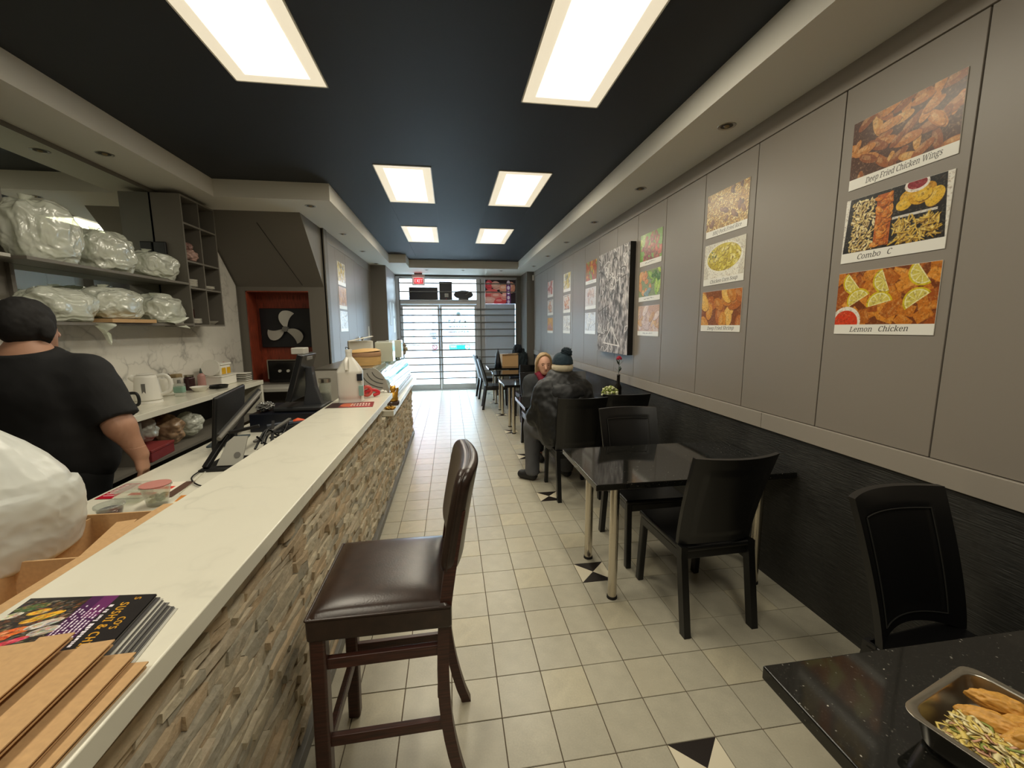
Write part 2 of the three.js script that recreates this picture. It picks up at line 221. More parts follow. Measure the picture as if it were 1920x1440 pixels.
// security grille across doors and window
{
  const g = thing('security_grille', 'horizontal metal security bars across the doors and display window', 'grille', [0, 0, ZF + 0.2]);
  for (const y of [2.593, 2.395, 1.984, 1.84, 1.664, 1.497, 1.329, 1.0, 0.815, 0.645, 0.468, 0.304]) { mesh('bar', RB(-1.165, 1.62, y - 0.014, y + 0.014, -0.094, -0.086, 0.002, 1), M.grey, g); }
  for (const x of [-1.17, 0.75, 1.625]) mesh('channel', B(x - 0.012, x + 0.012, 0.2, 2.7, -0.105, -0.085), M.grey, g);
}
// poster in the window
const macTex = canvasTex(384, 190, (x, w, h) => {
  x.fillStyle = '#3c2c33'; x.fillRect(0, 0, w, h); const R = mulberry(9);
  for (const [cx, cy, rx, ry, c] of [[50, 40, 48, 38, '#e0505c'], [140, 45, 60, 34, '#eab3a6'], [60, 110, 100, 36, '#e86a6c'], [150, 130, 80, 34, '#e98f87'], [240, 70, 60, 40, '#eda98f'], [55, 165, 90, 32, '#efb6b0'], [190, 172, 80, 34, '#e4505a'], [330, 60, 50, 46, '#e9a488'], [250, 130, 50, 30, '#eea39b']]) { x.fillStyle = c; x.beginPath(); x.ellipse(cx, cy, rx, ry, R() * 0.4 - 0.2, 0, 7); x.fill(); x.fillStyle = 'rgba(255,235,225,0.5)'; x.beginPath(); x.ellipse(cx - rx * 0.2, cy - ry * 0.3, rx * 0.5, ry * 0.3, 0, 0, 7); x.fill(); x.strokeStyle = 'rgba(120,30,50,0.6)'; x.lineWidth = 3; x.beginPath(); x.ellipse(cx, cy + ry * 0.2, rx * 0.8, ry * 0.4, 0, 0, 3.14); x.stroke(); }
  x.fillStyle = '#8c4b9a'; x.fillRect(268, 20, 54, 170); x.fillStyle = '#f3e3f5'; for (const [y, r] of [[22, 18], [62, 16], [100, 14], [140, 15], [174, 14]]) { x.beginPath(); x.ellipse(295, y, r * 1.1, r, 0, 0, 7); x.fill(); }
});
{ const p = thing('window_poster', 'red and pink food poster at the top of the display window', 'poster', [0, 0, 0]); mesh('sheet', B(0.872, 1.63, 2.12, 2.70, ZF - 0.016, ZF - 0.012), mat('#e6e2d6', 0.9, { transmission: 0.3, thickness: 0 }), p); const f = new THREE.PlaneGeometry(0.758, 0.58).translate(1.251, 2.41, ZF - 0.0115); mesh('print', f, mat('#ffffff', 0.7, { map: macTex, transmission: 0.35, thickness: 0 }), p); }
// things on the transom ledge
{ const z = ZF + 0.05;
  tag(mesh('sign_board', RB(-0.95, -0.272, 2.207, 2.50, z - 0.012, z + 0.012, 0.004, 1), M.navy), 'long black board standing on the transom ledge', 'board');
  const b = thing('black_box', 'tall black box with a grey label on the transom ledge', 'box', [0, 0, 0]); mesh('body', RB(-0.236, 0.068, 2.207, 2.63, z - 0.03, z + 0.03, 0.005, 1), M.navy, b); mesh('label_sticker', B(-0.11, -0.02, 2.27, 2.36, z + 0.0302, z + 0.0312), M.lightgrey, b); mesh('lid', RB(-0.237, 0.069, 2.585, 2.635, z - 0.031, z + 0.031, 0.005, 1), M.black, b); mesh('indicator', B(-0.085, -0.065, 2.222, 2.234, z + 0.0302, z + 0.0312), M.red, b);
  const s = thing('oval_sign', 'dark oval window sign on a small stand', 'sign', [0.34, 2.207, z]); const sh = new THREE.Shape(); for (let k = 0; k < 48; k++) { const a = k / 48 * Math.PI * 2; k ? sh.lineTo(Math.cos(a) * 0.231, 0.125 + Math.sin(a) * 0.098) : sh.moveTo(0.231, 0.125); } sh.closePath(); mesh('face', prism(sh, 0.02, 0.004).translate(0, 0, -0.01), M.navy, s); mesh('stand', RB(-0.12, 0.12, 0, 0.035, -0.03, 0.03, 0.004, 1), M.grey, s); mesh('cable', tube([V(0.05, 0.12, 0.016), V(0.11, 0.16, 0.02), V(0.17, 0.19, 0.018)], 0.004, 12, 6), M.lightgrey, s);
}
{ // exit sign
  const t = canvasTex(256, 160, (x, w, h) => { x.fillStyle = '#d9cdc8'; x.fillRect(0, 0, w, h); x.fillStyle = '#e33344'; x.fillRect(28, 22, 200, 118); x.fillStyle = '#ffe4e0'; x.font = 'bold 100px sans-serif'; x.textAlign = 'center'; x.fillText('EXIT', 128, 116, 188); });
  const e = thing('exit_sign', 'red lit EXIT sign hanging under the front soffit', 'sign', [-0.70, 0, -9.98]);
  mesh('canopy', RB(-0.09, 0.09, 2.765, S, -0.03, 0.03, 0.003, 1), M.grey, e); mesh('housing', RB(-0.145, 0.145, 2.52, 2.76, -0.025, 0.025, 0.006, 2), M.lightgrey, e);
  mesh('face', new THREE.PlaneGeometry(0.265, 0.17).translate(0, 2.62, 0.0262), mat('#ffffff', 0.5, { map: t, emissive: '#ffffff', emissiveIntensity: 0.3, emissiveMap: t }), e);
  const L = new THREE.PointLight('#ff5560', 0.03, 3); L.position.set(-0.70, 2.62, -9.93); scene.add(L);
}
// stickers and lettering on the doors
const decal = (name, label, w, h, x, y, draw, pw = 128, ph = 128, extra = {}) => { const t = canvasTex(pw, ph, draw); const o = tag(mesh(name, (extra.round ? new THREE.CircleGeometry(w / 2, 28) : new THREE.PlaneGeometry(w, h)).translate(x, y, ZF - 0.0165), mat('#ffffff', 0.9, { map: t, transmission: 0.3, thickness: 0 })), label, 'sticker'); return o; };
decal('turquoise_sticker', 'turquoise sticker with white lettering on the door glass', 0.50, 0.135, 0.22, 1.065, (x, w, h) => { x.fillStyle = '#18b9b4'; x.fillRect(0, 0, w, h); x.fillStyle = '#7fe6e0'; x.fillRect(6, 8, 90, h - 20); x.fillStyle = '#d9fbf8'; for (let k = 0; k < 5; k++) x.fillRect(14 + k * 14, 16 + (k & 1) * 3, 10, 18); x.fillStyle = '#46d2cd'; x.fillRect(106, 10, 84, 16); x.fillRect(106, 34, 84, 14); x.fillStyle = '#f2fbfb'; x.beginPath(); x.arc(224, 32, 28, 0, 7); x.fill(); x.fillStyle = '#5d7f80'; x.fillRect(212, 44, 24, 8); }, 256, 64);
decal('round_sticker', 'round grey sticker high on the door glass', 0.105, 0.105, 0.21, 1.87, (x, w, h) => { x.fillStyle = '#f2f4f2'; x.fillRect(0, 0, w, h); x.fillStyle = '#7d8a84'; x.beginPath(); x.arc(64, 64, 62, 0, 7); x.fill(); x.fillStyle = '#6a7670'; x.beginPath(); x.arc(64, 64, 30, 0, 7); x.fill(); }, 128, 128, { round: true });
decal('no_smoking_sticker', 'red and grey no-smoking notice on the door glass', 0.145, 0.235, -0.385, 1.03, (x, w, h) => { x.fillStyle = '#d8d0d2'; x.fillRect(0, 0, w, h); x.strokeStyle = '#a84a5c'; x.lineWidth = 12; x.beginPath(); x.arc(64, 70, 46, 0, 7); x.stroke(); x.beginPath(); x.moveTo(32, 38); x.lineTo(96, 102); x.stroke(); x.fillStyle = '#f6eef0'; x.fillRect(38, 74, 44, 14); x.fillStyle = '#7d7478'; for (let k = 0; k < 4; k++) x.fillRect(10, 140 + k * 14, 108, 6); }, 128, 206);
decal('grey_notice', 'wide grey notice above the no-smoking sign', 0.17, 0.07, -0.42, 1.385, (x, w, h) => { x.fillStyle = '#a7a7a6'; x.fillRect(0, 0, w, h); x.fillStyle = '#8b8a8a'; x.fillRect(0, 0, w, 14); x.fillStyle = '#c7c6c4'; x.fillRect(14, 24, 40, 12); x.fillRect(80, 26, 30, 10); }, 128, 56);
decal('grey_tab_sticker', 'small dark grey tab sticker on the door glass', 0.10, 0.042, -0.39, 1.285, (x, w, h) => { x.fillStyle = '#7e7d7e'; x.fillRect(0, 0, w, h); x.fillStyle = '#929191'; x.fillRect(10, 10, w - 20, 8); }, 128, 56);
{ // lettering on the glass, its strokes built thin
  const L = thing('door_lettering', 'rows of small dark lettering on the door glass', 'lettering', [0, 0, ZF - 0.015]); const R = mulberry(31), rows = [[1.70, 0.085, 4, 0.125], [1.565, 0.055, 10, 0.046], [1.44, 0.05, 12, 0.04]];
  for (const [y, h, n, st] of rows) { const g = []; for (let k = 0; k < n; k++) { const x = -0.02 + k * st + (n > 4 && k > 4 ? 0.03 : 0); for (let s = 0; s < (n === 4 ? 6 : 3); s++) { const a = R() < 0.5 ? [h * 0.9, 0.016] : [0.016, h * 0.9]; const px = x + (R() - 0.5) * h * 0.6, py = y + (R() - 0.5) * h * 0.7; g.push(B(px - a[0] * 0.35, px + a[0] * 0.35, py - a[1] * 0.35, py + a[1] * 0.35, -0.0006, 0.0006)); } } mesh('text_row', g, M.grey, L).userData.kind = 'stuff'; }
}
// outside: pavement, street and the shops across it
struct('floor_pavement', B(-8, 8, -0.12, -0.01, -13.5, ZF - 0.14), mat('#b9b7b2', 0.9), 'pale pavement outside the door');
struct('floor_street', B(-30, 30, -0.25, -0.12, -26, -13.5), mat('#8c8b8a', 0.9), 'street outside the door');
{ const b = thing('shop_building', 'pale building across the street with a red sign', 'building', [0, 0, -24]); mesh('wall', B(-14, 14, -0.2, 7, -2, 0), mat('#cfcac4', 0.9), b); mesh('sign_panel', B(-6, 0.4, 4.2, 5.6, 0, 0.2), mat('#d63a44', 0.6), b); for (let k = 0; k < 5; k++) { const w = mesh('shop_window', B(-9 + k * 4, -6 + k * 4, 0.3, 3.2, 0, 0.08), mat('#7d8890', 0.2), b); mesh('pane', B(-8.9 + k * 4, -6.1 + k * 4, 0.4, 3.1, 0.08, 0.1), mat('#9aa6ad', 0.1), w); } }

// ------------------------------------------------------------------ ceiling lights
{
  const panels = [[-0.918, -2.21, 'near the mirror side'], [0.725, -2.21, ''], [-0.38, -4.45, ''], [0.72, -4.45, ''], [-0.395, -6.66, ''], [0.705, -6.66, ''], [-0.918, 0.02, ''], [0.725, 0.02, '']];
  const names = ['frosted ceiling light panel over the bar counter end', 'frosted ceiling light panel over the aisle by the food posters', 'frosted ceiling light panel above the bar stool side of the aisle', 'frosted ceiling light panel above the seated man', 'frosted ceiling light panel toward the door on the display case side', 'frosted ceiling light panel toward the door on the poster side', 'frosted ceiling light panel behind the bar end', 'frosted ceiling light panel over the table with the food pan'];
  const glow = mat('#f4efe2', 0.6, { emissive: '#fff0d2', emissiveIntensity: 0.62 }), lens = mat('#f4efe2', 0.6, { emissive: '#fff6e4', emissiveIntensity: 1.6 });  // lens: stronger emission painting the tube-lit middle of the diffuser, no real lens
  panels.forEach(([x, z], i) => {
    const p = thing('ceiling_light', names[i], 'light', [x, T, z], 0, 'ceiling light panels');
    const w = 0.25, d = 0.545;
    mesh('frame', [B(-w, w, -0.006, 0, -d, -d + 0.008), B(-w, w, -0.006, 0, d - 0.008, d), B(-w, -w + 0.008, -0.006, 0, -d, d), B(w - 0.008, w, -0.006, 0, -d, d)], M.white, p);
    mesh('diffuser', B(-w + 0.008, w - 0.008, -0.004, 0, -d + 0.008, d - 0.008), glow, p); mesh('hot_centre', RB(-0.17, 0.17, -0.0065, -0.001, -0.47, 0.47, 0.002, 1), lens, p);  // second sheet added so the diffuser glows brighter in its middle
    const L = new THREE.RectAreaLight(LAMP_COLOR, LAMP_POWER, 0.33, 0.96); L.position.set(x, T - 0.0085, z); L.rotation.x = -Math.PI / 2; scene.add(L);
  });
}
// recessed spotlights, switched off
{
  const spots = [[1.745, -2.54], [1.745, -3.73], [1.745, -4.95], [1.745, -6.15], [1.745, -7.36], [1.745, -8.6]], left = [[-2.404, -3.52], [-1.385, -4.68], [-1.385, -5.99], [-1.39, -7.26], [-1.4, -8.6], [-0.476, -9.42], [0.313, -9.42], [1.159, -9.38]];
  const ring = lathe([[0.036, 0], [0.05, -0.004], [0.054, -0.002], [0.054, 0.001]], 28), cup = lathe([[0.0, -0.001], [0.02, -0.0012], [0.036, -0.0022]], 24), bulb = lathe([[0, -0.012], [0.012, -0.010], [0.017, -0.002], [0.017, 0]], 16);
  let first;
  const put = (x, z, label, group) => { const o = first ? dup(first, [x, S, z], 0, label, group) : thing('recessed_spotlight', label, 'light', [x, S, z], 0, group); if (!first) { mesh('ring', ring, M.steel, o); mesh('cup', cup, mat('#3a352e', 0.5), o); mesh('lamp', bulb, mat('#8d7a55', 0.25), o); first = o; } };
  spots.forEach(([x, z]) => put(x, z, 'small recessed spotlight in the white soffit along the poster wall', 'spotlights above the posters'));
  left.slice(0, 1).forEach(([x, z]) => put(x, z, 'recessed spotlight in the soffit beside the mirror'));
  left.slice(1, 5).forEach(([x, z]) => put(x, z, 'recessed spotlight in the soffit over the display case', 'spotlights over the display case'));
  left.slice(5).forEach(([x, z]) => put(x, z, 'recessed spotlight in the soffit above the entrance', 'spotlights above the entrance'));
}
tag(mesh('motion_sensor', RB(1.885, 1.925, 2.60, 2.72, -9.47, -9.43, 0.008, 2), M.white), 'small white sensor high on the grey pillar', 'sensor');
// ------------------------------------------------------------------ the bar counter
const bar = thing('bar_counter', 'long bar counter faced with split stone, cream quartz top', 'counter', [0, 0, 0]);
{
  mesh('carcass', B(-0.86, -0.605, 0.0, 0.955, -3.60, 0.6), M.gap, bar);
  mesh('countertop', RB(-0.905, -0.508, 0.955, 1.0, -3.62, 0.6, 0.004, 2), M.quartz, bar);
  const stripM = mat('#77756f', 0.5); mesh('base_strip', RB(-0.62, -0.558, 0.0, 0.055, -3.62, 0.6, 0.004, 1), stripM, bar);
  const low = thing('case_counter', 'lower stone-faced counter under the display case, grey quartz top', 'counter', [0, 0, 0]);
  mesh('carcass', B(-1.3, -0.605, 0, 0.79, -6.05, -3.625), M.gap, low);
  mesh('countertop', RB(-1.32, -0.506, 0.79, 0.84, -6.06, -3.63, 0.004, 2), M.quartz, low);
  mesh('base_strip', RB(-0.62, -0.558, 0.0, 0.055, -6.05, -3.625, 0.004, 1), stripM, low);
  // split-face ledger stones
  const stoneTex = [['#c6b9a2', 3], ['#bbaf98', 9], ['#aca594', 15], ['#bfab8e', 21], ['#cec3ab', 27]].map(([h, s]) => mat('#ffffff', 0.85, { metres: 1, map: rep(dataTex(256, 256, (u, v) => { const c = tint(h, 0.3, 8, s)(u, v), r = Math.max(0, pn(u, v, 5, s + 40, 3)) * 36; return [cl(c[0] + r * 0.3), cl(c[1] - r * 0.25), cl(c[2] - r * 0.6)]; }), 0.35), bumpMap: rep(dataTex(128, 128, (u, v) => { const k = cl(128 + 150 * pn(u, v, 7, s, 4)); return [k, k, k]; }, false), 0.12), bumpScale: 0.006 }));
  const variants = []; const R = mulberry(404);
  for (let k = 0; k < 7; k++) { // unit block: x 0..1 out, y 0..1, z 0..1 with a broken front
    const g = new THREE.BoxGeometry(1, 1, 1, 1, 1, 2).translate(0.5, 0.5, 0.5), p = g.attributes.position, seen = {};
    for (let i = 0; i < p.count; i++) { const key = [p.getX(i), p.getY(i), p.getZ(i)].map((q) => q.toFixed(2)).join(); seen[key] ??= [R(), R(), R()]; const [a, b, c] = seen[key]; if (p.getX(i) > 0.5) p.setXYZ(i, 0.72 + 0.38 * a, p.getY(i) + (b - 0.5) * 0.14, p.getZ(i) + (c - 0.5) * 0.03); }
    variants.push(g);
  }
  let n = 0; const rest = [[], []];
  const pieces = [];
  for (let y = 0.05; y < 0.95;) {
    const h = 0.018 + R() * 0.022; let z = 0.55 + R() * 0.2;
    while (z > -6.05) {
      const L = 0.08 + R() * R() * 0.26; const z1 = z > -3.625 && z - L < -3.625 ? -3.6251 : Math.max(z - L, -6.05), z0 = Math.min(z, 0.55); const top = z1 < -3.625 ? 0.789 : 0.954;
      if (z0 - z1 > 0.02 && y + 0.012 < top) pieces.push([y, Math.min(h, top - y), z0, z1, R(), (R() * 7) | 0, (R() * 5) | 0]);
      z = z1 - 0.0;
      if (z <= -6.05) break;
    }
    y += h;
  }
  const shown = pieces.filter((q) => q[2] < -0.62).sort((a, b) => (Math.abs(a[2]) / Math.sqrt((a[2] - a[3]) * a[1])) - (Math.abs(b[2]) / Math.sqrt((b[2] - b[3]) * b[1]))).slice(0, 300); const set = new Set(shown);
  const place = ([y, h, z0, z1, o, v, m], into) => { const depth = 0.010 + o * 0.024; const g = variants[v]; if (into) { into.push(plain(g.clone().scale(depth + 0.004, h - 0.0015, z0 - z1 - 0.0015).translate(-0.607, y, z1))); return; } const s = new THREE.Mesh(metreUV(g.clone().scale(depth + 0.004, h - 0.0015, z0 - z1 - 0.0015).translate(-0.607, y, z1)), stoneTex[m]); s.name = 'stone'; s.castShadow = s.receiveShadow = true; (z1 < -3.63 ? low : bar).add(s); };
  const other = {};
  for (const p of pieces) if (set.has(p)) place(p); else { const key = p[6] + (p[3] < -3.63 ? 'b' : 'a'); place(p, other[key] ??= []); }
  for (const [key, list] of Object.entries(other)) { const m = mesh('stone_cladding', list, stoneTex[+key[0]], key[1] === 'b' ? low : bar); m.userData.kind = 'stuff'; }
}
// staff-side work counter
{
  const w = thing('work_counter', 'lower quartz work counter behind the bar', 'counter', [0, 0, 0]);
  mesh('worktop', RB(-1.52, -0.862, 0.815, 0.85, -3.55, 0.6, 0.003, 2), M.quartz, w);
  mesh('cabinet_body', B(-1.48, -0.862, 0, 0.815, -3.55, 0.6), M.darkwall, w);
}
// back counter along the left wall
{
  const c = thing('back_counter', 'cream back counter with an open shelf under the marble splashback', 'counter', [0, 0, 0]);
  mesh('worktop', RB(-2.606, -2.14, 0.925, 0.97, -5.05, -2.7, 0.003, 2), M.quartz, c);
  mesh('end_panel', B(-2.606, -2.15, 0, 0.925, -5.05, -5.0), M.quartz, c);
  mesh('end_panel', B(-2.606, -2.17, 0, 0.925, -2.75, -2.71), M.darkwall, c);
  mesh('divider', B(-2.606, -2.17, 0, 0.925, -3.18, -3.15), M.darkwall, c);
  mesh('shelf', B(-2.606, -2.17, 0.575, 0.595, -5.0, -2.75), M.darkwall, c);
  mesh('backing', B(-2.606, -2.60, 0, 0.925, -5.0, -2.75), M.black, c);
  const sp = struct('wall_splashback', [B(-2.612, -2.602, 0.97, 1.735, -5.62, -2.4), prism(poly([[4.80, 1.735], [5.62, 1.735], [5.62, 2.08], [4.95, 2.78], [4.80, 2.78]]), 0.01).rotateY(Math.PI / 2).translate(-2.612, 0, 0)], M.marble, 'white marble splashback with grey veins');
  struct('wall_mirror', B(-2.612, -2.604, 1.737, 2.761, -4.80, -2.955), M.mirror, 'large wall mirror above the shelves');
  struct('trim_12', B(-2.61, -2.585, 1.72, 2.79, -2.955, -2.93), M.darkwall, 'dark edge strip beside the mirror');
}
// open cabinet and shelves on the mirror
{
  const c = thing('open_wall_cabinet', 'dark open cabinet of cubby shelves beside the mirror', 'cabinet', [0, 0, 0]); const x0 = -2.6, x1 = -2.36, zn = -4.255, zf = -4.80, y0 = 1.58, y1 = 2.755, t = 0.016;
  const dk = M.darkwall;
  mesh('side_panel', B(x0, x1, y0, y1, zn - t, zn), M.darkwall, c); mesh('side_panel', B(x0, x1, y0, y1, zf, zf + t), dk, c);
  for (const y of [y0, 1.925, 2.165, 2.50, y1 - t]) mesh('shelf', B(x0, x1, y, y + t, zf + t, zn - t), dk, c);
  mesh('divider', B(x0, x1 - 0.004, y0, y1, -4.535, -4.52), dk, c);
  mesh('backing', B(x0, x0 + 0.004, y0, y1, zf, zn), M.darkwall, c);
  tag(mesh('wall_shelf', RB(x0, x1, 1.585, 1.605, zn, -2.78, 0.002, 1), dk), 'lower dark shelf in front of the mirror', 'shelf');
  tag(mesh('wall_shelf', RB(x0, x1, 1.955, 1.975, zn, -2.78, 0.002, 1), dk), 'upper dark shelf in front of the mirror', 'shelf');
  tag(mesh('wall_shelf', RB(x0, x1 - 0.05, 1.96, 1.98, -2.75, -2.3, 0.002, 1), M.lightgrey), 'pale short shelf at the edge of the mirror', 'shelf');
  // plates, bowls and jars in the cubbies
  const plate = lathe([[0, 0], [0.045, 0.002], [0.085, 0.014], [0.088, 0.016], [0.084, 0.017], [0.045, 0.006], [0, 0.005]], 28);
  const stack = (n, x, y, z, label, group) => { for (let k = 0; k < n; k++) tag(mesh('plate', plate.clone().translate(x, y + k * 0.010, z), M.white), label, 'plate', group); };
  stack(7, -2.455, 1.941, -4.385, 'white plate in the taller stack in the cabinet', 'plates in the taller stack'); stack(5, -2.455, 1.596, -4.39, 'white plate in the low stack at the cabinet bottom', 'plates at the cabinet bottom'); stack(3, -2.45, 1.941, -4.66, 'white plate in the short stack near the cabinet end', 'plates in the short stack');
  tag(mesh('serving_dish', lathe([[0, 0], [0.05, 0], [0.092, 0.036], [0.095, 0.036], [0.055, 0.004], [0, 0.004]], 28).translate(-2.45, 1.596, -4.655), M.white), 'shallow white dish at the cabinet bottom', 'dish');
  const jar = thing('brown_jar', 'dark red-brown glass jar in the lowest cubby', 'jar', [-2.50, 1.655, -4.44]); mesh('body', lathe([[0, 0], [0.045, 0], [0.05, 0.02], [0.05, 0.085], [0.03, 0.105], [0.03, 0.115], [0, 0.115]]), mat('#35100c', 0.12), jar); mesh('lid', cyl(0.033, 0.033, 0.02).translate(0, 0.124, 0), M.black, jar);
  const bag = thing('snack_packet', 'pink and brown mottled packet in the middle cubby', 'packet', [-2.43, 2.181, -4.40]); mesh('lower_packet', lump(0.08, 5, 0.5, 2, 0.75, 2).translate(0, 0.055, 0), mat('#a9887c', 0.4), bag); mesh('upper_packet', lump(0.055, 8, 0.5, 2, 0.7, 2).translate(0.005, 0.135, 0.02), mat('#8d6c64', 0.35), bag);
}
// clear plastic bags of takeout boxes on the shelves
{
  const bag = (x, y, z, rx, ry, rz, seed, label) => {
    const R = mulberry(seed), g = mergeVertices(new THREE.IcosahedronGeometry(1, 30).deleteAttribute('uv').deleteAttribute('normal'), 1e-5), p = g.attributes.position, q = V(), s = seed * 3.1;
    for (let i = 0; i < p.count; i++) {
      q.fromBufferAttribute(p, i); const e = 0.75; let X = Math.sign(q.x) * Math.abs(q.x) ** e, Y = Math.sign(q.y) * Math.abs(q.y) ** e, Z = Math.sign(q.z) * Math.abs(q.z) ** e;
      const rid = (f, o) => 1 - Math.abs(noise.noise(q.x * f + o, q.y * f + s, q.z * f)) * 2.2; const k = 1 + 0.20 * noise.noise(q.x * 1.6 + s, q.y * 1.6, q.z * 1.6) + 0.055 * rid(2.6, 3 + s) + 0.02 * rid(6, 7 + s) + 0.004 * rid(15, 1);
      Y = Math.max(Y * k, -0.86); p.setXYZ(i, X * k * rx, Y * ry, Z * k * rz);
    }
    g.computeVertexNormals();
    const o = thing('plastic_bag', label, 'bag', [x, y + ry * 0.86, z]); mesh('bag_film', g, M.film, o);
    const box = []; for (let k = 0; k < 3; k++) box.push(new RoundedBoxGeometry(rx * 1.1, ry * 0.34, rz * 1.15, 2, 0.01).rotateY(R() * 0.2).translate((R() - 0.5) * 0.02, -ry * 0.6 + k * ry * 0.42, (R() - 0.5) * 0.04));
    box.forEach((b) => mesh('foam_box', b, mat('#d5d8c8', 0.6), o));
    const kn = grid(10, 6, (u, v) => { const a = u * 6.283, r = 0.012 + 0.018 * v * (1 + 0.6 * Math.sin(a * 3 + s)); return V(Math.cos(a) * r + 0.02 * v, ry * (0.9 + 0.2 * v), Math.sin(a) * r + rz * 0.45); }); mesh('tied_top', kn, M.film, o);
    return o;
  };
  bag(-2.465, 1.978, -3.02, 0.12, 0.185, 0.20, 3, 'big clear bag of foam boxes on the upper shelf by the mirror edge');
  bag(-2.47, 1.978, -3.50, 0.115, 0.15, 0.20, 8, 'clear bag of foam boxes in the middle of the upper shelf');
  bag(-2.465, 1.978, -3.98, 0.115, 0.115, 0.215, 15, 'squarish clear bag on the upper shelf against the cabinet');
  bag(-2.46, 1.608, -3.05, 0.12, 0.11, 0.20, 21, 'clear plastic bag on the lower shelf by the mirror edge');
  bag(-2.47, 1.640, -3.50, 0.115, 0.12, 0.20, 28, 'clear plastic bag on the lower shelf above cardboard');
  bag(-2.45, 1.608, -3.98, 0.12, 0.125, 0.205, 37, 'crumpled clear bag on the lower shelf against the cabinet');
  tag(mesh('cardboard_sheet', [B(-2.58, -2.33, 1.606, 1.632, -3.72, -3.28)], M.card), 'flat brown cardboard on the lower shelf under a bag', 'cardboard');
  // loose corner of film hanging below the shelf
  tag(mesh('hanging_film', slab(8, 10, (u, v) => V(-2.355 + 0.02 * Math.sin(v * 7 + u * 3), 1.60 - v * 0.15 * (0.5 + 0.5 * Math.sin(u * 3.14)), -3.25 + (u - 0.5) * 0.16 * (1 - v * 0.8)), () => V(0.0015, 0, 0)), M.film), 'loose end of plastic hanging below the lower shelf', 'plastic');
  tag(mesh('hanging_film', slab(10, 10, (u, v) => V(-2.352 + 0.025 * Math.sin(v * 6 + u * 8), 1.66 - v * 0.10 * (0.4 + u * 0.6), -3.86 - (u) * 0.28), () => V(0.0015, 0, 0)), M.film), 'loose plastic draped over the shelf edge by the cabinet', 'plastic');
  tag(mesh('black_case', RB(-2.60, -2.50, 1.976, 2.33, -4.25, -4.22, 0.01, 2), M.black), 'black case standing on the upper shelf by the cabinet', 'case');
}
